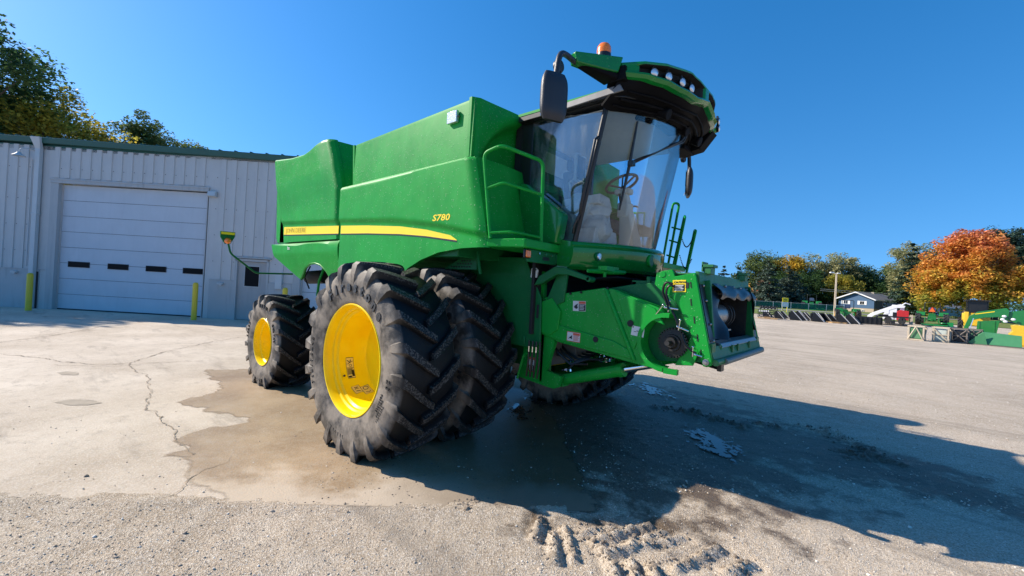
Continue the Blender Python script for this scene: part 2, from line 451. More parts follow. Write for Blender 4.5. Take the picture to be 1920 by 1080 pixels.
# stickers and valve inside the dish
def sticker(d, ang, yc, w, h, rows, tilt=0.0):
    ca, sa = math.cos(tilt), math.sin(tilt)
    def P(a, b, e):
        a, b = a*ca-b*sa, a*sa+b*ca; y = yc+a; r = interp(y, [(-.15, .498), (-.09, .487), (0, .478), (.12, .462)])-.003-e; th = math.radians(ang)-b/.48
        return (r*math.cos(th), y, r*math.sin(th))
    def patch(a0, a1, b0, b1, e, m):
        d.m = m; n = max(1, int(abs(b1-b0)*h/.02)); d.add([P(a*w, lerp(b0, b1, k/n)*h, e) for k in range(n+1) for a in (a0, a1)], [(2*k, 2*k+1, 2*k+3, 2*k+2) for k in range(n)])
    patch(-.5, .5, -.5, .5, 0, 0)
    for (a0, a1, b0, b1) in rows: patch(a0, a1, b0, b1, .002, 1)
    return P
d = MB()
fr4 = [(-.5, .5, .48, .5), (-.5, .5, -.5, -.48), (-.5, -.47, -.5, .5), (.47, .5, -.5, .5)]
P_ = sticker(d, -158, -.050, .085, .24, fr4+[(-.5, .5, .0, .02)]+[(-.42, .3-.05*(k % 2), -.06-.05*k, -.03-.05*k) for k in range(6)]+[(-.42, .05, -.46, -.38), (.12, .44, -.42, -.1)])
d.m = 1; d.tube([P_(-.03, .09, .004), P_(0, .06, .004), P_(.03, .075, .004)], .0035, 5); d.tube([P_(-.025, .045, .004), P_(.005, .07, .004), P_(.01, .095, .004)], .0035, 5)
d.tube([P_(.005+.014*math.cos(k*PI/5), .028+.014*math.sin(k*PI/5), .004) for k in range(10)], .002, 4, True)
P_ = sticker(d, -121, .055, .10, .13, fr4, .15); d.m = 1
d.tube([P_(.03*math.cos(k*PI/6), .028+.024*math.sin(k*PI/6), .004) for k in range(12)], .003, 4, True); d.tube([P_(-.03, -.03, .004), P_(0, -.05, .004), P_(.03, -.03, .004)], .003, 4)
P_ = sticker(d, -125, -.045, .09, .11, fr4, .15); d.m = 1
d.tube([P_(-.02, .035, .004), P_(.02, .005, .004)], .003, 4); d.tube([P_(-.02, .005, .004), P_(.02, .035, .004)], .003, 4); d.tube([P_(-.02, -.02, .004), P_(.025, -.03, .004)], .003, 4)
d.build('warning_sticker', ['decal_pale', 'black'], rimf, smooth=0)
vm = MB(); vm.cyl((-.43, -.13, -.26), (-.40, -.14, -.25), .009, .006, 8); vm.ball((-.395, -.14, -.25), .013, 8, 6); vm.build('valve', 'black', rimf)
def dup_wheel(src, x, y, sy=1, rot=0.0):
    c = src.copy(); COL.objects.link(c); c.parent = HV; c.location = (x, y, src.location.z); c.scale = (1, sy, 1)
    for k in [o for o in bpy.data.objects if o.parent == src]:
        q = k.copy(); COL.objects.link(q); q.parent = c
        if k.name.startswith('tyre'):
            for g in [o for o in bpy.data.objects if o.parent == k]:
                h = g.copy(); COL.objects.link(h); h.parent = q
    return c
dup_wheel(wf, 0, -1.295); dup_wheel(wf, 0, 1.295, -1); dup_wheel(wf, 0, 2.153, -1)
RR = [(.365, -.27), (.385, -.285), (.388, -.298), (.380, -.306), (.370, -.30), (.362, -.28), (.352, -.22), (.335, -.20), (.328, -.15), (.318, -.13), (.310, 0), (.302, .10), (.285, .115), (0, .118)]
wr, rimr = make_wheel('wheel', -3.484, -1.805, .711, .718, .785, .64, 17, .362, .33, 'tyre_rear', RR, False)
dup_wheel(wr, -3.484, 1.805, -1)
# steel discs and axles
a = MB()
for sg in (-1, 1):
    a.cyl((0, sg*.9, .979), (0, sg*1.98, .979), .16, .16, 20); a.cyl((-3.484, sg*.3, .72), (-3.484, sg*1.66, .72), .09, .09, 14)
    a.b2(-.28, .30, sg*.55, sg*.90, .75, 1.35)
a.b2(-.16, .16, -1.0, 1.0, 1.0, 1.26); a.b2(-3.6, -3.36, -1.45, 1.45, .78, .98)
a.build('axle', 'green_dark', HV, .01)

# ---- side panels
def x1f(z): return interp(z, [(1.4, 1.20), (2.21, 1.09), (2.44, 1.045), (3.168, .84)])
def zcr(x): return interp(x, [(-4.6, 2.765), (-4.03, 2.745), (-1.93, 2.655), (-.6, 2.58), (.3, 2.475), (1.06, 2.335)])
def ycr(x, z):
    c = zcr(x); return -1.695 + .032*(1-sstep(c-.045, c+.03, z))
def side(sg):
    def f1(u, v):
        x = lerp(-1.955, .84, u); bz = interp(x, [(-1.955, 1.60), (-.95, 1.58), (-.6, 1.84), (-.38, 1.98), (-.15, 2.08), (.15, 2.165), (.5, 2.205), (.8, 2.21)])
        tz = 3.147+.02*u; z = lerp(bz, tz, v)
        x = lerp(-1.955, x1f(z), u); y = ycr(x, z)
        y += .03*sstep(.965, 1, v)**2 + .05*sstep(.96, 1, u)**2
        return (x, sg*-y if sg > 0 else y, z)
    p = MB(); p.sheet(f1, 60, 64, (0, -sg*.05, 0))
    # ledge behind the upper edge
    p.prism([(-1.95, 3.10), (.83, 3.12), (.83, 3.166), (-1.95, 3.146)], 'Y', sg*1.645, sg*1.5)
    pp = p.build('side_panel', 'green', HV, smooth=30)
    def f2(u, v):
        z = lerp(2.395, 3.86, v); xa = interp(z, [(2.39, -4.02), (2.75, -4.10), (3.9, -4.44)]); xb = interp(z, [(2.39, -1.985), (3.1, -2.03), (3.5, -2.2), (3.94, -2.44)])
        x = lerp(xa, xb, u)
        tz = interp(x, [(-4.44, 3.915), (-3.7, 3.835), (-3.2, 3.82), (-3.0, 3.85), (-2.6, 3.95), (-2.44, 3.955)])
        z = lerp(2.395, tz, v)
        y = ycr(x, z) - .05*sstep(2.9, 3.5, z)*(1-sstep(.8, 1, u))
        y += .07*sstep(.955, 1, u)**2+.02*sstep(.975, 1, v)**2
        return (x, y if sg < 0 else -y, z)
    q = MB(); q.sheet(f2, 50, 64, (0, -sg*.05, 0))
    # forward-facing return of the bulge
    def f3(u, v):
        z = lerp(2.6, 3.95-.02*u, v); xb = interp(z, [(2.39, -1.985), (3.1, -2.03), (3.5, -2.2), (3.94, -2.44)])
        return (xb+.10*math.sin(u*PI/2), sg*(1.62-.5*u), z)
    q.sheet(f3, 10, 20, (-.04, 0, 0))
    q.prism([(-4.3, 3.78), (-2.45, 3.86), (-2.45, 3.90), (-4.3, 3.82)], 'Y', sg*1.62, sg*1.1)
    qq = q.build('rear_side_panel', 'green', HV, smooth=30)
    def f4(u, v):
        x = lerp(-4.56, -1.99, u)
        bz = interp(x, [(-4.56, 2.36), (-4.44, 2.15), (-3.47, 1.765), (-3.40, 1.775), (-3.33, 1.85), (-3.2, 1.965), (-3.0, 2.035), (-2.8, 2.05), (-2.62, 2.02), (-2.45, 1.93), (-2.25, 1.72), (-1.99, 1.55)])
        z = lerp(bz, 2.375, v)
        y = -1.672 + max(0, 2.20-z)*.22 + .03*sstep(.94, 1, v)**2
        return (x, y if sg < 0 else -y, z)
    r = MB(); r.sheet(f4, 70, 12, (0, -sg*.05, 0))
    r.tube([(x, sg*(1.655-.22*max(0, 2.2-z)), z) for x, z in ((-3.44, 1.76), (-3.33, 1.84), (-3.2, 1.955), (-3.0, 2.025), (-2.8, 2.04), (-2.62, 2.01), (-2.45, 1.92), (-2.25, 1.72))], .022, 6)
    r.build('lower_rear_panel', 'green', HV, smooth=30)
    w = MB(); w.prism([(-4.42, 3.62), (-4.62, 3.50), (-4.66, 3.3), (-4.57, 2.5), (-4.5, 2.40), (-4.04, 2.385), (-4.12, 2.75)], 'Y', sg*1.60, sg*1.0)
    w.build('rear_hood', 'green', HV, .02)
    return pp, qq
sp, rp = side(-1); side(1)
# yellow stripe
def stripe(x0, x1, top, bot, par, name='stripe'):
    s = MB()
    def fn(u, v):
        x = lerp(x0, x1, u); z = lerp(interp(x, bot), interp(x, top), v); return (x, ycr(x, z)-.003, z)
    s.m = 0; s.grid(fn, 24, 2)
    s.m = 1
    def fb(u, v):
        x = lerp(x0, x1, u); z = lerp(interp(x, bot)-.018, interp(x, bot), v); return (x, ycr(x, z)-.003, z)
    s.grid(fb, 24, 1)
    return s.build(name, ['decal_yellow', 'black'], par, smooth=0)
stripe(-1.93, .645, [(-1.93, 2.584), (-1.2, 2.548), (-.42, 2.495), (.1, 2.43), (.56, 2.343), (.645, 2.293)], [(-1.93, 2.468), (-1.2, 2.442), (-.42, 2.40), (.1, 2.355), (.645, 2.288)], sp)
stripe(-4.03, -2.0, [(-4.03, 2.672), (-2.0, 2.588)], [(-4.03, 2.535), (-2.0, 2.472)], rp)
t = MB(); t.text('JOHN DEERE', .118, lambda x, y, e: (-3.93+x, -1.668-e-.004, 2.565+y-.032*x), .002, -.0035, 0, 1.22)
t.build('lettering', 'black', rp, smooth=0, recalc=False)
t = MB(); t.text('S780', .098, lambda x, y, e: (.245+x, -1.697-e, 2.515+y-.02*x), .001, .002, .15, 1.55)
t.build('lettering', 'decal_yellow', sp, smooth=0, recalc=False)
t = MB(); t.b2(-3.80, -3.71, -1.679, -1.674, 2.285, 2.30); t.b2(-3.80, -3.70, -1.679, -1.674, 2.265, 2.275); t.b2(-3.80, -3.785, -1.679, -1.674, 2.30, 2.325)
t.build('small_sticker', 'decal_white', rp, 0, 0)

# ---- body core, tank
c = MB(); c.b2(-4.4, .60, -1.60, 1.60, 2.12, 3.10); c.b2(-4.2, -2.5, -1.15, 1.15, 3.1, 3.76); c.b2(-4.1, 1.15, -.78, .78, .92, 2.14)
c.build('body_core', 'green_dark', HV, .01)
g = MB(); g.b2(-2.5, -1.72, 1.12, 1.70, 3.05, 3.86); g.b2(-2.45, -1.75, -1.18, 1.18, 3.1, 3.66); g.b2(-3.9, -1.5, -.9, -.84, .9, 1.7); g.cyl((-3.95, -1.2, 1.80), (-3.2, -1.25, 1.83), .12, .12, 18)  # left box is an unseen filler added against a sunlit sliver in the shadow
g.tube([(-3.2, -1.3, 2.0), (-3.25, -1.35, 1.7), (-3.35, -1.3, 1.5)], .018, 6); g.tube([(-3.6, -1.35, 2.0), (-3.7, -1.4, 1.8), (-3.6, -1.35, 1.6)], .014, 6)
g.build('engine_bay_and_shadow_filler', 'black_matte', HV, .01, split=True)
hose = MB(); hose.tube([(-3.05, -1.35, 2.0), (-3.12, -1.4, 1.75), (-3.2, -1.38, 1.5)], .022, 8); hose.build('hose', 'green', HV)
tk = MB()
def ft(u, v):
    x = lerp(-1.74, .735, u); z = lerp(3.168, lerp(3.765, 3.828, u), v); return (x, -1.615+.02*sstep(.965, 1, v)**2+.012*v, z)
tk.sheet(ft, 24, 40, (0, .04, 0)); tk.sheet(lambda u, v: (ft(u, v)[0], -ft(u, v)[1], ft(u, v)[2]), 10, 6, (0, -.04, 0))
tk.hexa([(-1.78, -1.6, 3.17), (-1.74, -1.6, 3.17), (-1.74, 1.6, 3.17), (-1.78, 1.6, 3.17), (-1.84, -1.6, 3.765), (-1.80, -1.6, 3.765), (-1.80, 1.6, 3.765), (-1.84, 1.6, 3.765)])
tke = tk.build('grain_tank_extension', 'green', HV, smooth=30)
fw = MB()
def ff(u, v):
    y = lerp(-1.62, 1.62, u); z = lerp(3.19, 3.832, v)
    rr = math.hypot((abs(y)-.45)/1.0, (z-3.05)/.72)
    x = .755 - .13*(1-sstep(.93, 1.07, rr)) - .05*(1-sstep(0, .035, u))**2
    return (x, y, z+.03*sstep(0, .25, u)*(1-sstep(.75, 1, u)))
fw.sheet(ff, 80, 24, (-.04, 0, 0)); fw.b2(.60, .70, -1.60, 1.60, 3.12, 3.20)
fw.build('tank_front', 'green', HV, smooth=40)
cp = MB()
for sg in (-1, 1):
    def fc(u, v, sg=sg):
        z = lerp(2.30, 3.175, v); y = lerp(1.60, .62, u)
        x = x1f(z)-.02 + .03*math.sin(PI*min(1, u*1.3)) - .22*sstep(.75, 1, u)**2 - .05*(1-sstep(0, .06, u))**2
        return (x, sg*y, z)
    if sg < 0: cp.sheet(fc, 30, 14, (-.04, 0, 0))
cp.build('front_corner_panel', 'green', HV, smooth=40)
wl = MB(); wl.m = 0; wl.b2(.34, .50, -1.650, -1.612, 3.60, 3.73); wl.m = 1; wl.b2(.325, .335, -1.64, -1.61, 3.655, 3.675); wl.b2(.505, .515, -1.64, -1.61, 3.655, 3.675)
wl.build('work_light', ['lamp_lens', 'steel'], tke, .01)
pf = MB(); pf.m = 0; pf.prism([(.05, 2.0), (.62, 2.0), (.62, 2.2), (.5, 2.2)], 'Y', -1.30, -1.33); pf.m = 1
for i in range(9):
    for j in range(4):
        if .18+i*.045 > .12+.5*(j*.035)/.2+.1: pf.cyl((.15+i*.045+.02*(j % 2), -1.335, 2.03+j*.035), (.15+i*.045+.02*(j % 2), -1.332, 2.03+j*.035), .012, .012, 6)
pf.m = 0; pf.tube([(.66, -1.36, 2.2), (.70, -1.38, 2.1), (.72, -1.36, 1.95)], .018, 6)
pf.build('perforated_guard', ['green_dark', 'black_matte'], HV, 0)

# ---- inner shield beside the front wheels, legs, rams
s = MB(); s.prism([(-.1, 1.35), (.15, 2.19), (1.04, 2.17), (1.05, 2.10), (1.275, 1.72), (1.295, 1.22), (1.20, 1.16), (.85, 1.17), (.5, 1.1)], 'Y', -.955, -.935)
s.b2(1.06, 1.09, -.975, -.955, 1.19, 1.29)
s.prism([(-.1, 1.35), (.15, 2.19), (1.10, 2.16), (1.335, 1.73), (1.352, 1.24), (.5, 1.1)], 'Y', 1.05, 1.02)
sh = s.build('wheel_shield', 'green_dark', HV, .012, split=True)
s = MB(); s.b2(1.225, 1.255, -.962, -.956, 1.50, 1.65); s.build('hand_slot', 'black_matte', sh, .01)
s = MB(); s.m = 0; s.prism([(1.13, 1.945), (1.22, 1.945), (1.23, 2.03), (1.19, 2.06), (1.14, 2.045)], 'Y', -.985, -.965); s.m = 1
for x, z in ((1.16, 2.03), (1.21, 2.03), (1.18, 1.965)): s.cyl((x, -.99, z), (x, -.985, z), .008, .008, 8)
s.build('hose_bracket', ['decal_white', 'black', 'green_dark'], HV, .004)
lg = MB()
for sg in (-1, 1):
    lg.prism([(1.02, 2.02), (1.24, 2.02), (1.25, 1.5), (1.43, 1.26), (1.33, .93), (1.54, .9), (1.50, .775), (1.45, .752), (1.36, .755), (.92, .80), (1.00, 1.1)], 'Y', sg*.87, sg*.82)
    lg.b2(1.25, 1.28, sg*.87, sg*.70, .80, 1.50)
lg.b2(.95, 1.42, -.84, .84, .80, .86)
lgo = lg.build('front_frame_leg', 'green', HV, .006)
r = MB(); r.tube([(1.20, -.98, 1.10), (1.13, -.98, 1.10), (1.09, -.98, 1.06), (1.02, -.98, .80)], .013, 8); r.build('grab_handle', 'green', lgo)
rm = MB()
for sg in (-1, 1):
    rm.m = 0; rm.cyl((1.44, sg*.72, .83), (2.16, sg*.72, 1.06), .062, .062, 20); rm.cyl((2.13, sg*.72, 1.05), (2.18, sg*.72, 1.067), .07, .07, 20)
    rm.b2(1.40, 1.50, sg*.78, sg*.66, .77, .88); rm.cyl((1.46, sg*.79, .83), (1.46, sg*.65, .83), .03, .03, 12)
    rm.m = 1; rm.cyl((2.17, sg*.72, 1.062), (2.52, sg*.72, 1.175), .032, .032, 16)
rm.build('lift_cylinder', ['green', 'chrome'], HV, 0, split=True)
cl = MB(); cl.b2(1.16, 1.24, -.7, .7, .95, 1.30); cl.b2(1.2, 1.5, -.55, -.1, 1.05, 1.22); cl.b2(1.3, 1.55, .1, .5, 1.0, 1.15)
cl.b2(1.22, 1.36, -.75, -.62, 1.15, 1.28)
for i in range(5): cl.cyl((1.26, -.5+.16*i, 1.25), (1.42, -.5+.16*i, 1.25), .03, .03, 8)
cl.build('drive_case', 'silver_mud', HV, .01, split=True)
hs = MB()
for i in range(6):
    y = -.72+.08*i; hs.tube([(1.25, y, 1.28-.03*i), (1.4, y-.02, 1.12), (1.55, y, 1.02+.02*i), (1.75, y+.04, 1.10), (1.95, y, 1.13)], .014, 6)
for i in range(4): hs.tube([(1.18+.05*i, -1.0, 1.25), (1.19+.05*i, -1.01, 1.05), (1.15+.05*i, -.98, .85)], .012, 6)
hs.tube([(1.5, -.74, .93), (1.6, -.74, 1.03), (1.75, -.70, 1.05)], .012, 6)
hs.build('hydraulic_hose', 'black', HV, split=True)
ft_ = MB()
for (x, y, z) in ((1.50, -.66, 1.03), (1.78, -.60, 1.115), (1.80, -.55, 1.13), (1.95, -.70, 1.12), (1.52, -.76, .95)):
    ft_.cyl((x-.05, y, z-.01), (x+.06, y, z+.012), .016, .016, 8); ft_.cyl((x-.015, y, z), (x+.02, y, z+.004), .022, .022, 6)
for i in range(3): ft_.cyl((1.19+.05*i, -1.012, 1.19), (1.19+.05*i, -1.012, 1.13), .009, .009, 6)
ft_.build('hose_fitting', 'chrome', HV, 0, split=True)
dk = MB(); dk.b2(1.16, 1.20, -1.0, 1.0, 1.32, 2.12); dk.b2(1.2, 1.55, -.74, .74, 2.0, 2.28)
for i in range(5): dk.b2(1.2, 1.215, -.8, .8, 1.45+.12*i, 1.50+.12*i)
for i in range(7): dk.tube([(1.5, -.72+.05*i, 2.02), (1.7, -.70+.07*i, 1.96), (1.95, -.5+.09*i, 2.0)], .012, 5)
dk.b2(1.2, 2.2, .76, .80, 1.70, 2.08)
dk.build('throat', 'black_matte', HV, .005)
# boomerang bracket
b = MB(); b.prism([(1.20, 1.86), (1.26, 1.96), (1.47, 2.07), (1.60, 2.055), (1.90, 1.965), (1.885, 1.925), (1.63, 1.985), (1.50, 1.985), (1.30, 1.88)], 'Y', -1.00, -.93)
b.cyl((1.88, -1.0, 1.945), (1.88, -.9, 1.945), .028, .028, 12); b.prism([(1.27, 1.58), (1.55, 1.70), (1.58, 2.0), (1.45, 2.0)], 'Y', -.92, -.89)
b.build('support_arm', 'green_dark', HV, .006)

# ---- platform, rail, indicator
pl = MB(); pl.m = 0
pl.prism([(1.06, -1.63), (1.455, -1.495), (1.465, -1.45), (1.465, -.5), (1.0, -.5), (1.0, -1.5)], 'Z', 2.215, 2.305)
plo = pl.build('platform', 'green', HV, .012)
u = MB(); u.b2(1.40, 1.43, -1.40, -.40, 2.085, 2.212); u.b2(1.43, 1.44, -.95, -.45, 2.10, 2.20); u.prism([(1.1, 2.21), (1.43, 2.21), (1.43, 2.1), (1.3, 2.0)], 'Y', -.5, -.47); uo = u.build('platform_beam', 'green_dark', plo, .005)
u = MB()
for y in (-1.24, -1.13, -1.02): u.cyl((1.43, y, 2.18), (1.445, y, 2.18), .012, .012, 8)
u.m = 1; u.b2(1.43, 1.435, -1.17, -1.06, 2.118, 2.155); u.build('bolt_row', ['chrome', 'black'], uo)
u = MB(); u.m = 0; u.b2(1.415, 1.44, -1.475, -1.385, 2.115, 2.205); u.m = 1; u.b2(1.44, 1.46, -1.465, -1.395, 2.125, 2.195); u.build('indicator_lamp', ['black', 'amber'], plo, .008)
def soft(pts, r, k=5):
    out = [V(pts[0])]
    for i in range(1, len(pts)-1):
        p0, p, p1 = V(pts[i-1]), V(pts[i]), V(pts[i+1]); a = p+(p0-p).normalized()*min(r, (p0-p).length/2); b_ = p+(p1-p).normalized()*min(r, (p1-p).length/2)
        for j in range(k+1):
            q = j/k; out.append(a*(1-q)**2+p*2*q*(1-q)+b_*q*q)
    out.append(V(pts[-1])); return out
rl = MB()
rl.tube(soft([(1.10, -1.62, 2.30), (1.08, -1.62, 2.4), (.985, -1.665, 3.165), (1.20, -1.64, 3.215), (1.43, -1.25, 3.12), (1.43, -1.215, 2.30)], .07), .019, 10)
rl.tube(soft([(1.02, -1.65, 2.80), (1.20, -1.58, 2.86), (1.43, -1.24, 2.78)], .05), .016, 8)
rl.tube(soft([(1.09, -1.625, 2.355), (1.30, -1.52, 2.37), (1.43, -1.22, 2.345)], .05), .016, 8)
rl.build('handrail', 'green', HV, 0, 60)
# the other side: catwalk, rails, ladder
lw = MB(); lw.b2(.9, 1.75, .95, 2.05, 2.22, 2.30)
lw.build('platform', 'green', HV, .01)
ld = MB()
ld.tube(soft([(1.44, 1.86, 2.25), (1.57, 1.86, 3.27), (1.63, 1.95, 3.27), (1.50, 1.95, 2.25)], .05), .019, 8)
ld.tube(soft([(1.60, 1.9, 2.05), (1.75, 1.9, 3.04), (1.68, 2.06, 3.10), (1.52, 2.10, 2.25)], .06), .018, 8)
ld.tube(soft([(1.80, 1.9, 2.1), (1.92, 1.9, 2.83), (1.86, 2.02, 2.86), (1.76, 2.04, 2.25)], .04), .018, 8)
for z in (2.45, 2.68, 2.88): ld.tube([(1.47+(z-2.25)*.13, 1.9, z+.02), (1.62+(z-2.25)*.15, 1.9, z-.03)], .014, 6)
ld.build('ladder_rail', 'green', HV, 0, 60, split=True)
ch = MB()
for z0, z1 in ((2.78, 2.72), (2.46, 2.40)):
    for i in range(22):
        q = i/21; p = V((lerp(1.70, 1.88, q), 1.9, lerp(z0, z1, q)-.16*math.sin(PI*q)))
        ch.ball(p, .010, 6, 4)
ch.build('chain', 'dark_metal', HV, split=True)
sr = MB()
for y in (1.0, 2.05): sr.tube(soft([(-.6, y+1*.0, 3.15), (-.6, y, 3.2), (.9, y, 3.2), (.95, y, 2.3)], .06), .018, 8)
sr.tube([(1.0, 2.1, 2.3), (1.0, 2.1, 3.2), (.3, 2.1, 3.25)], .018, 8)
sr.build('catwalk_rail', 'green', HV, 0, 60, split=True)
au = MB(); au.tube([(-.25, 2.36, 3.72), (-2.0, 2.12, 3.84), (-4.9, 1.90, 3.95)], .27, 20); au.b2(-4.3, -.25, 1.62, 2.15, 2.6, 3.74)  # box: unseen filler added to close the lit gap in the cast shadow
au.build('auger_and_shadow_filler', 'green', HV)

# ---- rear marker arm
ar = MB(); ar.tube(soft([(-4.35, -1.35, 1.845), (-4.4, -1.96, 1.822), (-4.4, -2.372, 2.135), (-4.4, -2.412, 2.30)], .06), .016, 8)
aro = ar.build('marker_arm', 'green_dark', HV, 0, 60)
p = MB(); p.m = 0
p.prism([(-2.535, 2.50), (-2.315, 2.505), (-2.32, 2.42), (-2.38, 2.30), (-2.46, 2.29), (-2.53, 2.40)], 'X', -4.40, -4.43); p.m = 1
p.prism([(-2.525, 2.49), (-2.325, 2.495), (-2.327, 2.455), (-2.523, 2.45)], 'X', -4.397, -4.394)
po = p.build('marker_plate', ['green_dark', 'decal_yellow'], aro, 0)
p = MB(); p.lathe([(.0, .05), (.03, .045), (.05, .02), (.052, 0), (0, 0)], (-4.39, -2.425, 2.345), 'X', 20); p.build('marker_lamp', 'amber', po)

# ================================================================ CAB
def wx(y, z):      # windscreen surface
    e = 1.62+.28*(z-2.33)/1.37; b = .42-.0*(z-2.33)
    return e + b*(1-(y/.86)**2)
cab = empty('cab', (0, 0, 0), parent=HV)
ZT = 3.70
def arch(y): return 3.69 + .09*(1-(y/.86)**2)
g = MB(); g.sheet(lambda u, v: (lambda y: (lambda z: (wx(y, z), y, z))(lerp(2.32, arch(y), v)))(lerp(-.85, .85, u)), 36, 12, (-.006, 0, 0))
g.build('windscreen', 'glass', cab, 0, 60)
g = MB(); g.prism([(.93, 3.78), (1.89, 3.66), (1.62, 2.33), (1.47, 2.33), (.93, 2.62)], 'Y', -.862, -.857)
g.build('side_window', 'glass_side', cab, 0, 0)
g = MB(); g.prism([(.74, 3.76), (1.90, 3.72), (1.62, 2.33), (.74, 2.33)], 'Y', .862, .857)
g.build('side_window', 'glass_rear', cab, 0, 0, split=True)
g = MB()
g.tube([(1.60, -.865, 2.30), (1.75, -.865, 3.0), (1.90, -.865, 3.72)], .030, 8); g.tube([(1.60, .865, 2.30), (1.75, .865, 3.0), (1.90, .865, 3.72)], .030, 8)
g.prism([(.80, 2.35), (.93, 2.35), (.95, 3.0), (.95, 3.80), (.80, 3.85)], 'Y', -.87, -.82); g.prism([(.66, 2.35), (.72, 2.35), (.74, 3.0), (.74, 3.80), (.66, 3.85)], 'Y', .87, .82)
g.prism([(.93, 2.66), (1.50, 2.34), (1.50, 2.30), (.93, 2.55)], 'Y', -.875, -.84)
# exterior grab bar on the corner post
g.tube([(1.70, -.93, 2.62), (1.72, -.96, 2.70), (1.80, -.96, 3.10), (1.84, -.95, 3.36), (1.85, -.90, 3.40)], .016, 8)
g.tube([(1.62, -.92, 2.42), (1.64, -.94, 2.50), (1.70, -.93, 2.64)], .014, 8)
go = g.build('corner_post', 'black', cab, .004, split=True)
# interior
g = MB(); g.b2(.635, .66, -.60, .83, 2.30, 3.78); g.b2(.672, .68, -.50, .72, 2.62, 3.36); g.b2(.66, 1.60, -.83, .83, 2.26, 2.32); g.b2(.66, .82, -.83, -.6, 2.3, 3.78)
g.prism([(1.45, 2.26)]+[(1.60+.40*(1-(k/6)**2), 0) for k in ()]+[(1.62, 2.26), (1.62, 2.31), (1.45, 2.31)], 'Y', -.8, .8)
g.sheet(lambda u, v: (lerp(1.5, wx(lerp(-.83, .83, u), 2.33)-.02, v), lerp(-.83, .83, u), 2.315), 20, 4, (0, 0, -.04))
g.build('cab_shell', 'black_matte', cab, 0)
g = MB(); g.sheet(lambda u, v: (lerp(.67, wx(lerp(-.82, .82, u), 3.6)-.06, v), lerp(-.82, .82, u), 3.715-.02*sstep(.8, 1, abs(2*u-1))), 20, 6, (0, 0, .015))
g.b2(.662, .67, -.58, .80, 2.5, 3.64); g.b2(.865, 1.0, -.82, -.66, 2.32, 3.62); g.b2(.665, 1.05, -.58, .8, 2.32, 2.50)
g.build('headliner', 'beige', cab, .015)
g = MB(); g.m = 0
g.b2(1.15, 1.62, -.30, .24, 2.55, 2.72); g.hexa([(1.06, -.28, 2.66), (1.22, -.28, 2.66), (1.22, .22, 2.66), (1.06, .22, 2.66), (.95, -.26, 3.32), (1.08, -.26, 3.32), (1.08, .20, 3.32), (.95, .20, 3.32)])
g.b2(.93, 1.05, -.15, .10, 3.36, 3.52)
g.b2(1.2, 1.5, -.22, .16, 2.32, 2.55)
g.build('driver_seat', 'brown', cab, .04)
g = MB(); g.b2(1.25, 1.72, -.60, -.36, 2.78, 2.88); g.b2(1.2, 1.65, -.58, -.40, 2.34, 2.78); g.ball((1.62, -.44, 2.72), .15, 12, 8, (1, 1, .7)); g.ball((1.50, -.30, 2.62), .19, 12, 8, (1, 1, .8)); g.ball((1.66, -.52, 2.52), .17, 12, 8, (1, .9, 1)); g.ball((1.45, -.55, 2.80), .13, 12, 8); g.b2(1.5, 1.75, -.70, -.2, 2.32, 2.52)
for vi in range(len(g.v)):
    p_ = V(g.v[vi]); g.v[vi] = tuple(p_+noise.noise_vector(p_*9)*.05)
g.build('wrapped_armrest', 'beige_wrap', cab, .02)
g = MB(); g.hexa([(1.72, -.12, 2.32), (1.95, -.12, 2.32), (1.95, .10, 2.32), (1.72, .10, 2.32), (1.66, -.04, 3.06), (1.74, -.05, 3.04), (1.74, .05, 3.04), (1.66, .04, 3.06)])
g.b2(1.66, 1.80, -.09, .07, 2.72, 2.90); g.b2(1.6, 1.8, -.07, .05, 3.0, 3.07)
g.build('steering_column', 'beige', cab, .02)
g = MB(); ring = []
for k in range(28):
    a = 2*PI*k/28; ring.append(V((1.66, 0, 3.14)) + V((.19*math.cos(a)*math.cos(.45), .20*math.sin(a), .19*math.cos(a)*math.sin(.45))))
g.tube(ring, .017, 8, True)
for a in (.0, 2.1, 4.2): g.tube([V((1.67, 0, 3.09)), V((1.66, 0, 3.14))+V((.19*math.cos(a)*math.cos(.45), .20*math.sin(a), .19*math.cos(a)*math.sin(.45)))], .012, 6)
g.tube([(1.72, 0, 2.86), (1.76, .2, 2.90), (1.76, .26, 2.90)], .012, 6); g.tube([(1.70, -.05, 2.86), (1.72, -.16, 2.98)], .014, 6)
g.build('steering_wheel', 'brown', cab, 0, 60)
g = MB(); g.m = 0; g.b2(1.50, 1.53, -.80, -.60, 3.02, 3.32); g.m = 1; g.b2(1.531, 1.535, -.78, -.62, 3.04, 3.30); g.m = 0; g.tube([(1.5, -.7, 3.1), (1.45, -.8, 3.0), (1.5, -.84, 2.9)], .012, 6)
g.build('display_screen', ['beige', 'window_dark'], cab, .005)
g = MB(); g.b2(1.3, 1.62, .78, .83, 2.33, 2.50); g.tube([(1.25, .8, 3.5), (1.25, .78, 2.9), (1.7, .76, 2.7)], .012, 6); g.b2(1.5, 1.72, .5, .75, 2.60, 2.72); g.build('door_trim', 'dark_metal', cab, .02)
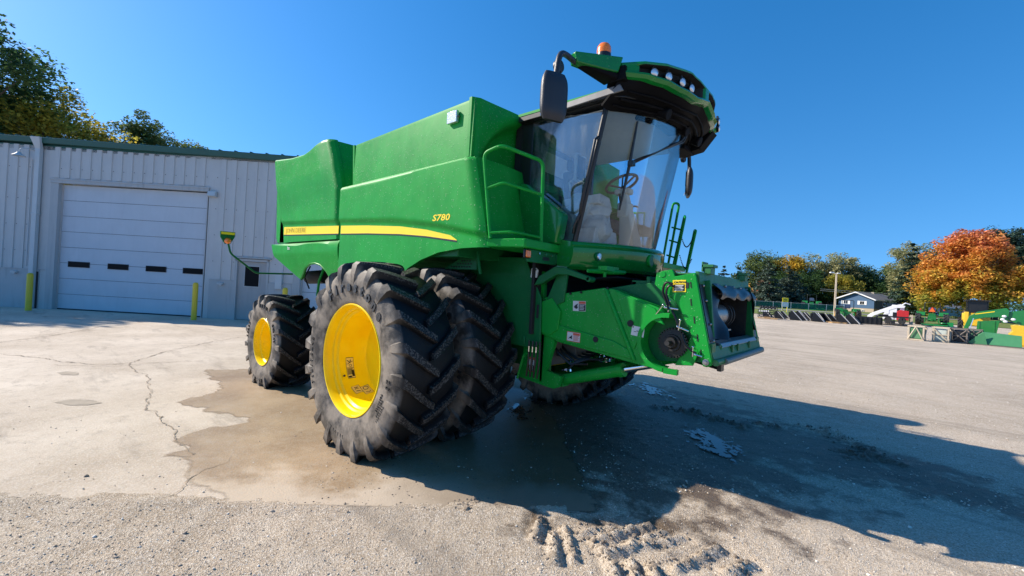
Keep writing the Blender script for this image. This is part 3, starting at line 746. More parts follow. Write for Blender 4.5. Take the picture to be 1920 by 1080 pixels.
# roof
def plan(y, k=0.0):        # front outline of the roof in plan
    return interp(abs(y), [(0, 2.40), (.3, 2.37), (.6, 2.27), (.85, 2.14), (.97, 2.0)])-k
rf = MB(); rf.m = 0
def roof_top(u, v):
    y = lerp(-.97, .97, u); xf = plan(y); x = lerp(.80, xf, v)
    e = min(1, (1-abs(y)/.97)*8)
    return (x, y, 3.835+.12*(1-(y/.97)**4)*min(1, (xf-x)*5, (x-.80)*6))
rf.sheet(roof_top, 40, 24, (0, 0, -.03))
ro = rf.build('roof', 'green', cab, 0, 50)
rf = MB()
edge = [(plan(y), y) for y in [-.97+.0485*k*2 for k in range(21)]]
poly = [(.80, -.965)] + edge + [(.80, .965)]
rf.prism(poly, 'Z', 3.745, 3.806)
poly2 = [(.85, -.90)] + [(x-.05, y*.93) for x, y in edge] + [(.85, .90)]
rf.prism(poly2, 'Z', 3.735, 3.745)
rf.build('roof_edge', 'black', ro, .02)
rf = MB(); rf.hexa([(1.40, -.978, 3.745), (2.14, -.988, 3.765), (2.14, -.965, 3.765), (1.40, -.96, 3.745), (1.40, -.975, 3.81), (2.10, -.985, 3.835), (2.10, -.96, 3.835), (1.40, -.96, 3.81)])
rf.build('roof_trim', 'grey_strip', ro, .006)
# front light visor
PO = [(-1.00, 2.14), (-.88, 2.33), (-.70, 2.47), (-.45, 2.565), (-.2, 2.61), (0, 2.62), (.2, 2.61), (.45, 2.565), (.70, 2.47), (.88, 2.33), (1.00, 2.14)]
def vo(y): return interp(y, PO)
def vt(y): return interp(abs(y), [(0, 4.06), (.3, 4.085), (.36, 4.10), (.44, 4.085), (1.0, 4.045)])
def vb(y): return interp(abs(y), [(0, 3.86), (.08, 3.84), (.27, 3.80), (.55, 3.815), (.8, 3.85), (1.0, 3.90)])
vs = MB()
def ring_pt(y, q):       # q 0..1 round a band section with the lamp recess
    x = vo(y); zt, zb = vt(y), vb(y); a = abs(y); rec = sstep(.93, .84, a) if a > .5 else 1
    rec = rec*sstep(.05, .14, a)
    ny = -1 if y < 0 else 1
    d = .10*rec
    sec = [(x-.22, zt-.02), (x-.10, zt), (x-.035, zt-.012), (x-.018, zt-.03), (x-.022-.0, zt-.042), (x-.022-d, zt-.05), (x-.022-d, zb+.058), (x-.0, zb+.05), (x+.01, zb+.03), (x-.015, zb), (x-.06, zb-.01), (x-.22, zb+.03)]
    return sec[q]
ys = [-1.0+k*.025 for k in range(81)]
vv = []; ff_ = []
for y in ys:
    for q in range(12):
        X, Z = ring_pt(y, q); vv.append((X, y, Z))
mi = []
for i in range(len(ys)-1):
    for q in range(12):
        r2 = (q+1) % 12; vs.m = 1 if q in (4, 5, 6) and .07 < abs((ys[i]+ys[i+1])/2) < .90 else (2 if q in (10, 11) else 0)
        ff_.append((i*12+q, i*12+r2, (i+1)*12+r2, (i+1)*12+q)); mi.append(vs.m)
ff_ += [list(range(12)), [(len(ys)-1)*12+q for q in range(12)][::-1]]; mi += [0, 0]
vs.v = vv; vs.f = ff_; vs.mi = mi
vis = vs.build('light_visor', ['green_gloss', 'black_matte', 'black'], ro, 0, 28)
sf = MB()
for vz in (0,):
    sf.sheet(lambda u, v: (lambda y: (lerp(vo(y)-.05, min(vo(y)-.1, wx(max(-.85, min(.85, y)), 3.68)+.01), v), y, lerp(vb(y)+.005, 3.665, v**.8)))(lerp(-.985, .985, u)), 40, 6, (-.01, 0, .02))
    sf.sheet(lambda u, v: (lambda y: (lerp(vo(y)-.20, plan(y)-.05, v), y, lerp(vt(y)-.03, 3.86, v)))(lerp(-.97, .97, u)), 40, 4, (0, 0, -.02))
sf.build('roof_soffit', 'soffit', ro, 0, 40)
# visor arms reaching out to the mirrors
for sg in (-1, 1):
    w = MB(); w.m = 0
    w.hexa([(2.10, sg*1.02, 3.93), (1.92, sg*.98, 3.93), (1.76, sg*1.34, 3.955), (1.86, sg*1.38, 3.95),
            (2.14, sg*1.01, 4.075), (1.92, sg*.95, 4.075), (1.75, sg*1.36, 4.055), (1.85, sg*1.40, 4.05)])
    w.m = 1; w.hexa([(2.09, sg*1.01, 3.87), (1.92, sg*.97, 3.87), (1.79, sg*1.30, 3.955), (1.85, sg*1.33, 3.955),
            (2.10, sg*1.015, 3.928), (1.92, sg*.975, 3.928), (1.77, sg*1.33, 3.982), (1.86, sg*1.355, 3.972)])
    w.b2(2.0, 2.16, sg*1.012, sg*.92, 3.86, 4.0)
    w.build('visor_arm', ['green_gloss', 'soffit'], ro, .014)
    m = MB(); m.m = 0
    m.tube(soft([(1.82, sg*1.36, 3.97), (1.84, sg*1.56, 3.96), (1.85, sg*1.65, 3.90), (1.85, sg*1.68, 3.68)], .10), .027, 10)
    def shell(u, v, sg=sg):
        a = 2*PI*u; ca, sa = math.cos(a), math.sin(a)
        k = 2.7; rr = 1/((abs(ca)**k+abs(sa)**k)**(1/k))
        t_ = v; e = math.sin(PI*(.06+.94*min(1, t_)*1.0)) if False else 1
        z = lerp(-.215, .205, v); q = (1-abs(2*v-1)**3.6)**.5 if 0 < v < 1 else .001
        q = max(.42, q) if 0 < v < 1 else .38
        A = .055*rr*ca*q; Bq = .130*rr*sa*(.58+.42*q); w1, w2 = (.42, .907)
        return (1.85+A*w2-Bq*w1, sg*(1.69+A*w1+Bq*w2), 3.515+z)
    m.grid(shell, 28, 18)
    m.add([shell(k/28, 0) for k in range(28)], [list(range(28))]); m.add([shell(k/28, 1) for k in range(28)], [list(range(28))])
    m.m = 1; m.box((1.85-.055*.907, sg*(1.69-.055*.42), 3.51), (.004, .19, .33), rz=sg*math.atan2(.42, .907))
    m.m = 0; m.lathe([(.0, .03), (.05, .02), (.062, 0), (.055, -.03), (0, -.035)], (1.80, sg*1.57, 3.845), 'X', 20)
    m.build('wing_mirror', ['mirror_shell', 'mirror'], ro, .006, 50)
# lamps in the visor
def lampfix(p, nx, ny, r=.052, mk='lamp_lens'):
    l = MB(); n = V((nx, ny, -.12)).normalized(); c0 = V(p)
    l.m = 0; l.tube([c0-n*.07, c0-n*.02, c0], [r*.6, r*1.08, r*1.12], 20); l.m = 1; l.tube([c0, c0+n*.008, c0+n*.014], [r, r*.85, r*.3], 20)
    l.m = 0; l.b2(c0.x-.03, c0.x-.01, c0.y-.018, c0.y+.018, c0.z+r, c0.z+r+.03)
    l.build('visor_lamp', ['black', mk], vis, 0, 40)
for y in (-.78, -.64, -.46, -.29, .29, .46, .64, .78):
    nx = .94-.3*abs(y); ny = (.5*abs(y)+.05)*(1 if y > 0 else -1)
    lampfix((vo(y)-.055, y, (vt(y)+vb(y))/2+.002), nx, ny, .040)
for sg in (-1, 1):     # corner lamp pods on the far and near roof sides
    if sg > 0:
        l = MB(); l.m = 0; l.hexa([(2.16, .95, 3.90), (2.42, .86, 3.90), (2.44, 1.0, 3.92), (2.2, 1.1, 3.92), (2.16, .93, 4.10), (2.40, .84, 4.10), (2.42, 1.0, 4.08), (2.2, 1.1, 4.08)]); l.build('lamp_pod', 'green', ro, .02)
        lampfix((2.45, .93, 4.03), 1, .2, .04); lampfix((2.45, .95, 3.95), 1, .2, .04)
# soffit fittings and wiper
for vv_, rr_ in ((.30, .012), (.55, .018), (.78, .012)):
    rbm = MB(); rbm.tube([(lerp(vo(y)-.05, wx(max(-.85, min(.85, y)), 3.68)+.01, vv_), y, lerp(vb(y)+.005, 3.665, vv_**.8)-.012) for y in [-.9+.1*k for k in range(19)]], rr_, 6); rbm.build('soffit_rail', 'soffit', ro, 0, 50)
s = MB(); s.tube([(2.05, -.5, 3.69), (2.2, -.2, 3.68), (2.25, .3, 3.70)], .03, 8); s.b2(2.1, 2.38, -.15, .25, 3.70, 3.80); s.b2(2.0, 2.2, .5, .85, 3.62, 3.72)
for y in (-.45, .1, .5): s.cyl((2.25, y, 3.72), (2.38, y, 3.66), .045, .06, 12)
s.prism([(2.05, 3.62), (2.30, 3.66), (2.45, 3.85), (2.1, 3.85)], 'Y', .72, .90)
s.build('roof_soffit_fitting', 'soffit', ro, .01, split=True)
w = MB()
w.tube([(wx(-.60, 3.60)+.02, -.60, 3.60), (wx(-.585, 3.15)+.03, -.585, 3.15), (wx(-.57, 2.70)+.02, -.57, 2.70)], [.010, .017, .010], 6)
hub_ = V((wx(-.585, 3.17)+.05, -.585, 3.17))
for dz in (0, .05): w.tube([hub_+V((0, 0, dz*.5)), V((2.33, .05+dz, 3.55)), V((2.36, .22+dz, 3.74+dz))], .011, 6)
w.b2(hub_.x-.03, hub_.x+.03, hub_.y-.03, hub_.y+.03, hub_.z-.02, hub_.z+.03)
w.build('wiper', 'black', cab)
w = MB(); w.lathe([(.0, .0), (.070, 0), (.074, .02), (.068, .06), (.0, .06)], (1.955, -1.07, 4.07), 'Z', 24); w.build('beacon_base', 'black', ro, 0, 40)
w = MB(); w.lathe([(.068, .05), (.070, .09), (.066, .125), (.050, .150), (.0, .158)], (1.955, -1.07, 4.07), 'Z', 24); w.build('beacon_lamp', 'amber', ro, 0, 40)
# nose band below the windscreen
def nx_(y): return 1.64+.53*(1-(y/.93)**2)
nb = MB(); nb.m = 0
prof = [(-.20, 2.36), (-.10, 2.352), (-.035, 2.338), (-.015, 2.322), (-.008, 2.305), (-.022, 2.295), (.0, 2.275), (-.002, 2.20), (-.018, 2.13), (-.045, 2.08), (-.09, 2.05), (-.20, 2.045)]
ysn = [-.93+.0465*k for k in range(41)]
nv = [(nx_(y)+dx-.0, y, z+.0) for y in ysn for dx, z in prof]; P_ = len(prof); nf = []
for i in range(len(ysn)-1):
    for q in range(P_): nf.append((i*P_+q, i*P_+(q+1) % P_, (i+1)*P_+(q+1) % P_, (i+1)*P_+q))
nf += [list(range(P_)), [(len(ysn)-1)*P_+q for q in range(P_)][::-1]]
nb.add(nv, nf); no = nb.build('nose_panel', 'green_gloss', HV, 0, 25)
n = MB(); n.m = 0; n.lathe([(0, .012), (.032, .010), (.036, .0), (0, 0)], (nx_(-.74)+.012, -.75, 2.195), 'X', 18); n.m = 1; n.lathe([(.034, -.004), (.046, -.004), (.046, -.02)], (nx_(-.74)+.012, -.75, 2.195), 'X', 18)
n.build('nose_lamp', ['lamp_lens', 'green_dark'], no)
n = MB(); n.lathe([(0, .010), (.060, .008), (.066, -.03)], (nx_(-.16)-.004, -.16, 2.20), 'X', 24); n.m = 1; n.lathe([(.066, -.03), (.070, .006), (.062, .012)], (nx_(-.16)-.004, -.16, 2.20), 'X', 24); n.build('round_badge', ['green_dark', 'green'], no)
n = MB(); n.tube([(1.86, -.98, 2.03), (1.9, -.85, 2.035), (1.98, -.68, 2.04), (2.03, -.52, 2.045)], [.02, .025, .03, .02], 8); n.cyl((1.95, -.80, 2.03), (1.95, -.80, 1.98), .02, .016, 10); n.b2(1.9, 2.0, -.85, -.6, 2.045, 2.09); n.build('footstep', 'green', HV, 0, 50)
n = MB(); n.prism([(.93, 3.02), (1.05, 2.98), (1.515, 2.64), (1.53, 2.60), (1.48, 2.31), (.93, 2.31)], 'Y', -1.03, -.88); n.build('cab_base_panel', 'green_gloss', HV, .02)

# ================================================================ FEEDER HOUSE
FH = empty('feeder_house', (0, 0, 0), parent=HV)
b = MB()
for sg in (-1, 1): b.prism([(1.15, 1.72), (2.3, 1.93), (2.95, 1.98), (3.03, 1.27), (2.45, 1.20), (1.6, 1.22), (1.15, 1.30)], 'Y', sg*.74, sg*.70)
b.prism([(1.2, 1.66), (2.3, 1.85), (2.8, 1.93), (2.8, 1.96), (2.3, 1.91), (1.2, 1.72)], 'Y', -.72, .72); b.prism([(1.2, 1.30), (2.45, 1.21), (3.0, 1.27), (3.0, 1.31), (2.45, 1.26), (1.2, 1.36)], 'Y', -.72, .72)
b.b2(2.2, 2.5, -.70, -.3, 1.90, 1.96); b.b2(2.36, 2.40, -.72, .72, 1.92, 2.0)
b.build('housing', 'green_dark', FH, .006)  # darker green stands in for the shade behind the sprocket
# side cover with the moulded drive collar
HUB = (2.655, 1.405)
cv = MB()
outer = [(1.17, 1.66), (1.20, 1.70), (1.39, 1.765), (2.0, 1.868), (2.12, 1.86), (2.56, 1.715), (2.62, 1.68)]
arcpts = [(HUB[0]+.245*math.cos(a), HUB[1]+.245*math.sin(a)) for a in [math.radians(d) for d in range(92, 262, 10)]]
low = [(2.60, 1.155), (2.45, 1.165), (2.07, 1.205), (1.51, 1.265), (1.24, 1.33), (1.17, 1.38)]
cv.prism(outer+arcpts+low, 'Y', -.90, -.76)
cvo = cv.build('side_cover', 'green', FH, .02, seg=3)
co_ = MB()
n0 = 22; vs_ = []
for k in range(n0+1):
    a = math.radians(lerp(84, 268, k/n0)); ca, sa = math.cos(a), math.sin(a)
    for (rr, y) in ((.225, -.76), (.225, -.925), (.262, -.925), (.268, -.885)): vs_.append((HUB[0]+rr*ca, y, HUB[1]+rr*sa))
co_.add(vs_, [(k*4+q, k*4+q+1, k*4+q+5, k*4+q+4) for k in range(n0) for q in range(3)]+[(0, 1, 2, 3), (n0*4+3, n0*4+2, n0*4+1, n0*4)])
co_.b2(HUB[0], HUB[0]+.12, -.925, -.88, 1.135, 1.18)
co_.build('collar', 'green', cvo, 0, 40)
rb = MB(); rb.tube([(2.035, -.905, 1.855), (2.37, -.905, 1.20)], .022, 8)
rb.prism([(1.20, 1.40), (1.42, 1.46), (2.15, 1.36), (2.30, 1.30), (2.35, 1.21), (1.55, 1.28), (1.28, 1.33)], 'Y', -.915, -.89)
rb.prism([(2.14, 1.845), (2.54, 1.705), (2.64, 1.56), (2.50, 1.60), (2.40, 1.40), (2.36, 1.30)], 'Y', -.912, -.89)
rb.prism([(1.19, 1.45), (1.19, 1.66), (1.40, 1.735), (1.52, 1.60), (1.50, 1.40), (1.40, 1.33), (1.22, 1.36)], 'Y', -.93, -.89)
rb.build('moulded_rib', 'green', cvo, .014, seg=3)
hl = MB()
for x, z, rx in ((1.955, 1.350, .030), (2.315, 1.545, .032)): hl.lathe([(0, .0), (rx, 0), (rx, .004), (0, .004)], (x, -.92, z), 'Y', 16)
for x, z in ((2.05, 1.865), (1.75, 1.81), (1.29, 1.70), (1.62, 1.79)): hl.cyl((x, -.90, z), (x, -.915, z), .012, .012, 8)
hl.build('cover_hole', 'black_matte', cvo, 0)
def decal(name, cx, cz, w, h, kind, y, par, ang=0.0):
    d = MB(); ca, sa = math.cos(ang), math.sin(ang)
    def R4(a0, a1, b0, b1, m, e):
        d.m = m; q = [(a0, b0), (a1, b0), (a1, b1), (a0, b1)]
        A = [(cx+a*w*ca-b*h*sa, y-e, cz+a*w*sa+b*h*ca) for a, b in q]; d.add(A, [(0, 1, 2, 3)])
    d.m = 0
    def line(a0, a1, b, m=0, t=.05): R4(a0, a1, b, b+t, m, .003)
    if kind == 'warn':
        R4(-.5, .5, -.5, .5, 0, .001); R4(-.04, .48, .22, .46, 2, .002); R4(-.04, .48, -.46, .18, 1, .002)
        for k in range(4): line(.02, .40-.05*(k % 2), .05-.13*k, 0, .05)
        d.m = 1; A = [(-.42, -.1), (-.25, -.3), (-.1, -.2), (-.15, .05), (-.08, .25), (-.3, .1)]
        d.add([(cx+a*w*ca-b*h*sa, y-.003, cz+a*w*sa+b*h*ca) for a, b in A], [range(6)])
        if name == 'x': pass
    elif kind == 'warn_r':
        R4(-.53, .53, -.56, .56, 2, .0005); R4(-.5, .5, -.5, .5, 0, .001); R4(-.04, .48, .22, .46, 2, .002)
        for k in range(5): line(.0, .44-.05*(k % 2), .12-.13*k, 2, .06)
        d.m = 1; A = [(-.42, -.3), (-.3, -.1), (-.1, .2), (-.12, -.05), (-.08, -.3), (-.25, -.2)]
        d.add([(cx+a*w*ca-b*h*sa, y-.003, cz+a*w*sa+b*h*ca) for a, b in A], [range(6)])
    elif kind == 'caution':
        R4(-.5, .5, -.5, .5, 3, .001); R4(-.42, .42, -.42, .14, 1, .002)
        for k in range(4): line(-.36, .32-.08*(k % 2), .01-.13*k, 0, .07)
    elif kind == 'tall':
        R4(-.54, .54, -.54, .54, 2, .0005); R4(-.5, .5, -.5, .5, 0, .001); R4(-.5, .5, .36, .5, 2, .002); R4(-.5, .5, -.5, -.05, 1, .002)
        for k in range(5): line(-.4, .35-.06*(k % 2), -.14-.07*k, 0, .03)
        d.m = 1; A = [(-.3, .3), (.1, .18), (.35, .3), (.15, .08), (.2, -.02), (-.2, .02), (0, .12)]
        d.add([(cx+a*w*ca-b*h*sa, y-.003, cz+a*w*sa+b*h*ca) for a, b in A], [range(7)])
    elif kind == 'white':
        R4(-.5, .5, -.5, .5, 0, .001); line(-.1, .25, 0, 1, .06); line(-.3, -.1, -.1, 1, .05); R4(-.45, -.35, .3, .42, 1, .003)
    o = d.build(name, ['decal_white', 'black', 'decal_red', 'decal_yellow'], par, smooth=0)
    if kind == 'caution':
        t = MB(); t.text('CAUTION', h*.22, lambda x, yy, e: (cx-w*.42+x*ca-yy*sa, y-.003-e, cz+h*.22+x*sa+yy*ca), .0, .001, 0, 1.0); t.build('sticker_lettering', 'black', o, smooth=0, recalc=False)
    return o
decal('warning_sticker', 1.735, 1.668, .155, .105, 'warn', -.902, cvo, .04)
decal('warning_sticker', 1.695, 1.345, .155, .09, 'warn_r', -.917, cvo, -.02)
decal('sticker', 2.392, 1.478, .125, .09, 'white', -.914, cvo, -.1)
decal('sticker', 1.235, 1.555, .065, .07, 'white', -.932, cvo)
decal('warning_sticker', 1.13, .965, .075, .15, 'tall', -.872, lgo)
# drive sprocket inside the collar
sk = MB(); sk.lathe([(0, -.80), (.05, -.80), (.055, -.815), (.075, -.815), (.08, -.80), (.122, -.795), (.126, -.77), (.0, -.77)], (HUB[0]+.02, 0, HUB[1]-.005), 'Y', 30)
for k in range(30):
    a = 2*PI*k/30; sk.box((HUB[0]+.02+.130*math.cos(a), -.785, HUB[1]-.005+.130*math.sin(a)), (.016, .02, .016), rot=Matrix.Rotation(-a, 3, 'Y'))
sk.cyl((HUB[0]+.02, -.80, HUB[1]-.005), (HUB[0]+.02, -.93, HUB[1]+.0), .026, .022, 14); sk.tube([(HUB[0]+.02, -.80, HUB[1]), (HUB[0]+.02, -.85, HUB[1])], [.06, .045], 14)
sk.build('drive_sprocket', 'dark_metal', FH, 0, 30)
# front frame
fr = MB()
def fx(z): return 2.868+(2.035-z)*.228
for sg in (-1, 1):
    fr.prism([(2.53, 2.03), (2.58, 2.045), (2.675, 2.062), (2.70, 2.0), (2.875, 2.036), (3.048, 1.30), (3.045, 1.262), (3.01, 1.243), (2.975, 1.247), (2.945, 1.335), (2.832, 1.578), (2.72, 1.775), (2.58, 1.867), (2.52, 1.92)], 'Y', sg*.895, sg*.865)
fr.build('front_frame_plate', 'green', FH, .008, split=True)
fr = MB()
up = MB()
for sg in (-1, 1): up.hexa([(fx(1.3)-.03, sg*.862, 1.30), (fx(1.3)+.005, sg*.862, 1.30), (fx(1.3)+.005, sg*.70, 1.30), (fx(1.3)-.03, sg*.70, 1.30), (fx(2.03)-.03, sg*.862, 2.03), (fx(2.03)+.005, sg*.862, 2.03), (fx(2.03)+.005, sg*.74, 2.03), (fx(2.03)-.03, sg*.74, 2.03)])
up.build('mouth_upright', 'rubber_flap', FH, .004, split=True)
fr.b2(2.55, 2.885, -.862, .862, 2.02, 2.035); fr.hexa([(fx(1.94), -.86, 1.94), (fx(1.94)+.02, -.86, 1.94), (fx(1.94)+.02, .86, 1.94), (fx(1.94), .86, 1.94), (2.86, -.86, 2.05), (2.89, -.86, 2.05), (2.89, .86, 2.05), (2.86, .86, 2.05)])
fr.hexa([(2.97, -.86, 1.29), (3.06, -.86, 1.29), (3.06, .86, 1.29), (2.97, .86, 1.29), (2.97, -.86, 1.41), (3.02, -.86, 1.41), (3.02, .86, 1.41), (2.97, .86, 1.41)])
for sg in (-1, 1):
    fr.b2(2.87, 2.93, sg*.66, sg*.54, 2.04, 2.10); fr.b2(2.85, 2.95, sg*.67, sg*.53, 2.10, 2.125); fr.b2(2.85, 2.865, sg*.67, sg*.53, 2.06, 2.15)
fr.cyl((3.065, -.865, 1.285), (3.065, .865, 1.285), .028, .028, 12)
fr.b2(2.99, 3.035, -.86, -.76, 1.34, 1.44); fr.b2(2.99, 3.035, .76, .86, 1.34, 1.42)
for y in (-.3, -.1, .35): fr.b2(3.03, 3.055, y, y+.02, 1.33, 1.40)
fr.tube([(3.075, -.79, 1.44), (3.085, -.77, 1.42), (3.075, -.76, 1.39)], .006, 5)
fr.build('front_frame', 'green_old', FH, .006)
lk = MB(); lk.cyl((3.085, -.66, 1.28), (3.085, .76, 1.285), .028, .028, 14)
lk.build('lock_bar', 'dull_bar', FH)
lk = MB(); lk.lathe([(0, -.912), (.014, -.910), (.016, -.902), (.026, -.901), (.028, -.896), (0, -.896)], (3.0, 0, 1.283), 'Y', 20); lk.build('pivot_pin', 'steel', FH)
# rubber curtain round the mouth
cu = MB()
def cl_(u, v):
    z = lerp(1.99, 1.47, v); w = .34-.10*sstep(.45, 1, v)+.03*math.sin(v*9)+.05*sstep(.55, .8, v)*(1-sstep(.8, 1, v))
    return (fx(z)+.012+.055*sstep(.55, 1, u)*(1+.6*math.sin(v*7+1))*sstep(0.1, .4, v), -.855+w*u, z)
cu.sheet(cl_, 12, 26, (-.008, 0, 0))
def cr_(u, v):
    z = lerp(1.96, 1.50, v); w = .12+.03*math.sin(v*8)
    return (fx(z)+.012+.05*sstep(.2, 1, u)*(1+.5*math.sin(v*6)), .82-w*u, z)
cu.sheet(cr_, 8, 22, (-.008, 0, 0))
def ct_(u, v):
    z = lerp(1.965, 1.83, v)-.012*math.sin(u*25)*v
    return (fx(z)+.015+.07*math.sin(v*2.2)+.012*math.sin(u*17+v*3), lerp(-.52, .80, u), z)
cu.sheet(ct_, 40, 8, (-.008, 0, 0))
cu.build('rubber_curtain', 'rubber_flap', FH, 0, 50)
li = MB(); li.b2(2.3, 2.93, -.698, -.690, 1.32, 1.95); li.b2(2.3, 2.93, .690, .698, 1.32, 1.95); li.b2(2.3, 2.84, -.69, .69, 1.905, 1.91); li.b2(2.3, 2.98, -.69, .69, 1.315, 1.33); li.b2(2.25, 2.3, -.69, .69, 1.32, 1.91)  # dark sheets added so the inside of the mouth looks shaded
li.build('mouth_shade_sheet', 'dark_metal', FH, 0)
bl = MB()
for i in range(6): bl.ball((fx(1.95)+.03, -.70+.28*i, 1.952), .014, 8, 6)
for z in (1.93, 1.80, 1.60, 1.46): bl.ball((fx(z)+.02, -.78, z), .012, 8, 6)
bl.build('curtain_bolt', 'steel', FH, split=True)
dr = MB(); dr.m = 0; dr.cyl((2.78, -.36, 1.66), (2.78, .12, 1.66), .115, .115, 32); dr.m = 1; dr.cyl((2.78, .12, 1.66), (2.78, .30, 1.66), .122, .122, 32); dr.cyl((2.78, .15, 1.66), (2.78, .17, 1.66), .14, .14, 32); dr.cyl((2.78, .25, 1.66), (2.78, .27, 1.66), .14, .14, 32)
dr.m = 0
dr.b2(2.84, 2.90, -.34, .22, 1.50, 1.52); dr.m = 1; dr.b2(2.2, 2.75, -.70, .70, 1.32, 1.42); dr.b2(2.2, 2.25, -.70, .70, 1.3, 1.95)
for i in range(8):
    a = 2*PI*i/8; dr.m = 0; dr.ball((2.78+.125*math.cos(a), .285, 1.66+.125*math.sin(a)), .012, 6, 4)
dr.m = 1; dr.b2(2.83, 2.86, -.3, .4, 1.87, 1.885)
dr.build('feed_drum', ['steel', 'dark_metal'], FH, .004)
lp = MB(); lp.hexa([(2.96, -.60, 1.395), (3.045, -.60, 1.39), (3.045, .72, 1.39), (2.96, .72, 1.395), (2.94, -.60, 1.44), (3.02, -.60, 1.425), (3.02, .72, 1.425), (2.94, .72, 1.44)]); lp.build('lip_plate', 'steel', FH, .006)
# fittings and hoses on the near side
fp = MB()
for pts in ([(2.70, -.93, 1.93), (2.63, -.93, 1.95), (2.61, -.93, 1.86), (2.66, -.94, 1.76), (2.68, -.94, 1.70)], [(2.72, -.93, 1.91), (2.66, -.94, 1.92), (2.645, -.94, 1.84), (2.69, -.94, 1.74)], [(2.70, -.92, 1.70), (2.75, -.93, 1.62), (2.77, -.92, 1.54)], [(2.80, -.92, 1.50), (2.83, -.93, 1.42), (2.90, -.93, 1.36), (2.93, -.92, 1.35)]): fp.tube(soft(pts, .04), .011, 6)
fp.build('hydraulic_hose', 'black', FH, 0, 60, split=True)
fp = MB()
for p0, p1 in (((2.64, -.93, 1.72), (2.76, -.93, 1.71)), ((2.68, -.93, 1.78), (2.67, -.93, 1.68)), ((2.62, -.92, 1.74), (2.53, -.90, 1.62)), ((2.76, -.93, 1.56), (2.86, -.93, 1.53)), ((2.78, -.93, 1.62), (2.77, -.93, 1.53)), ((2.90, -.93, 1.40), (2.90, -.93, 1.32)), ((2.92, -.93, 1.34), (2.98, -.93, 1.33))):
    fp.cyl(p0, p1, .008, .008, 8); fp.ball(p0, .012, 8, 6)
fp.build('hose_fitting', 'chrome', FH, 0, 40, split=True)
fp = MB(); fp.cyl((2.80, -.80, 1.72), (2.88, -.80, 1.50), .035, .035, 14); fp.cyl((2.76, -.80, 1.84), (2.80, -.80, 1.72), .022, .022, 12)
fp.prism([(2.70, 1.20), (2.86, 1.22), (2.90, 1.34), (2.84, 1.50), (2.72, 1.24)], 'Y', -.775, -.765); fp.cyl((2.59, -.90, 2.015), (2.59, -.86, 2.015), .03, .03, 14); fp.build('tilt_cylinder', 'green', FH, .004, split=True)
decal('warning_sticker', 2.745, 1.915, .115, .105, 'caution', -.898, FH, .05)
sl = MB()
for x, z, h in ((2.85, 1.93, .05), (2.86, 1.78, .06), (2.895, 1.63, .06), (2.93, 1.48, .06), (2.965, 1.36, .05)): sl.hexa([(x-.008, -.899, z-h/2), (x, -.899, z-h/2), (x, -.895, z-h/2), (x-.008, -.895, z-h/2), (x-.016, -.899, z+h/2), (x-.008, -.899, z+h/2), (x-.008, -.895, z+h/2), (x-.016, -.895, z+h/2)])
sl.b2(2.80, 2.825, -.899, -.895, 1.90, 1.95); sl.build('frame_slot', 'black_matte', FH, 0)
st = MB(); st.tube([(2.35, .1, 1.18), (2.85, .1, 1.10)], .018, 6); st.b2(2.83, 2.87, .05, .15, 1.08, 1.2); st.build('parking_stand', 'black', FH, 0)

# ================================================================ GROUND
WET = [(-4.87, -1.8), (-5.11, -2.42), (-4.77, -2.54), (-3.9, -2.53), (-3.43, -2.7), (-3.22, -3.0), (-3.07, -3.27), (-2.89, -3.25), (-2.59, -3.05), (-2.37, -3.07), (-2.14, -2.86), (-1.6, -2.83), (-1.63, -3.09), (-1.7, -3.33), (-1.54, -3.51), (-1.17, -3.55), (-1.02, -3.69), (-0.82, -3.61), (-0.7, -3.60), (-0.4, -3.66), (-0.12, -3.60), (0.2, -3.66)]
RID = [(2.14, -1.94, 2.27, -2.17), (2.35, -1.9, 2.6, -2.16), (2.33, -2.01, 2.52, -2.26), (2.64, -1.88, 2.9, -2.11), (2.58, -1.86, 2.78, -1.36), (2.75, -1.89, 3.02, -1.35), (3.14, -1.75, 3.28, -1.28), (2.89, -1.89, 2.98, -2.01), (3.0, -1.84, 3.08, -1.93), (2.47, -1.86, 2.6, -1.61), (3.39, -1.54, 3.5, -1.31), (2.78, -1.7, 2.91, -1.38)]
MUD = [(1.38, 2.22, 1.88, 2.38), (1.88, 2.38, 2.6, 2.25), (3.15, 2.95, 3.6, 2.95), (3.6, 2.95, 3.99, 2.5), (3.78, 2.1, 3.98, 2.13), (2.73, 2.61, 2.93, 2.66), (3.92, 2.4, 4.27, 2.18)]
Q2 = math.sqrt(2)
def sq(x, y): return ((x+.844)-(y+4.752))/Q2, ((x+.844)+(y+4.752))/Q2
def unsq(s, q): return (-.844+(q+s)/Q2, -4.752+(q-s)/Q2)
PADQ = 4.35
def segd(x, y, r):
    ax, ay, bx, by = r; dx, dy = bx-ax, by-ay; L = dx*dx+dy*dy
    k = max(0, min(1, ((x-ax)*dx+(y-ay)*dy)/L)); return math.hypot(x-ax-k*dx, y-ay-k*dy), k
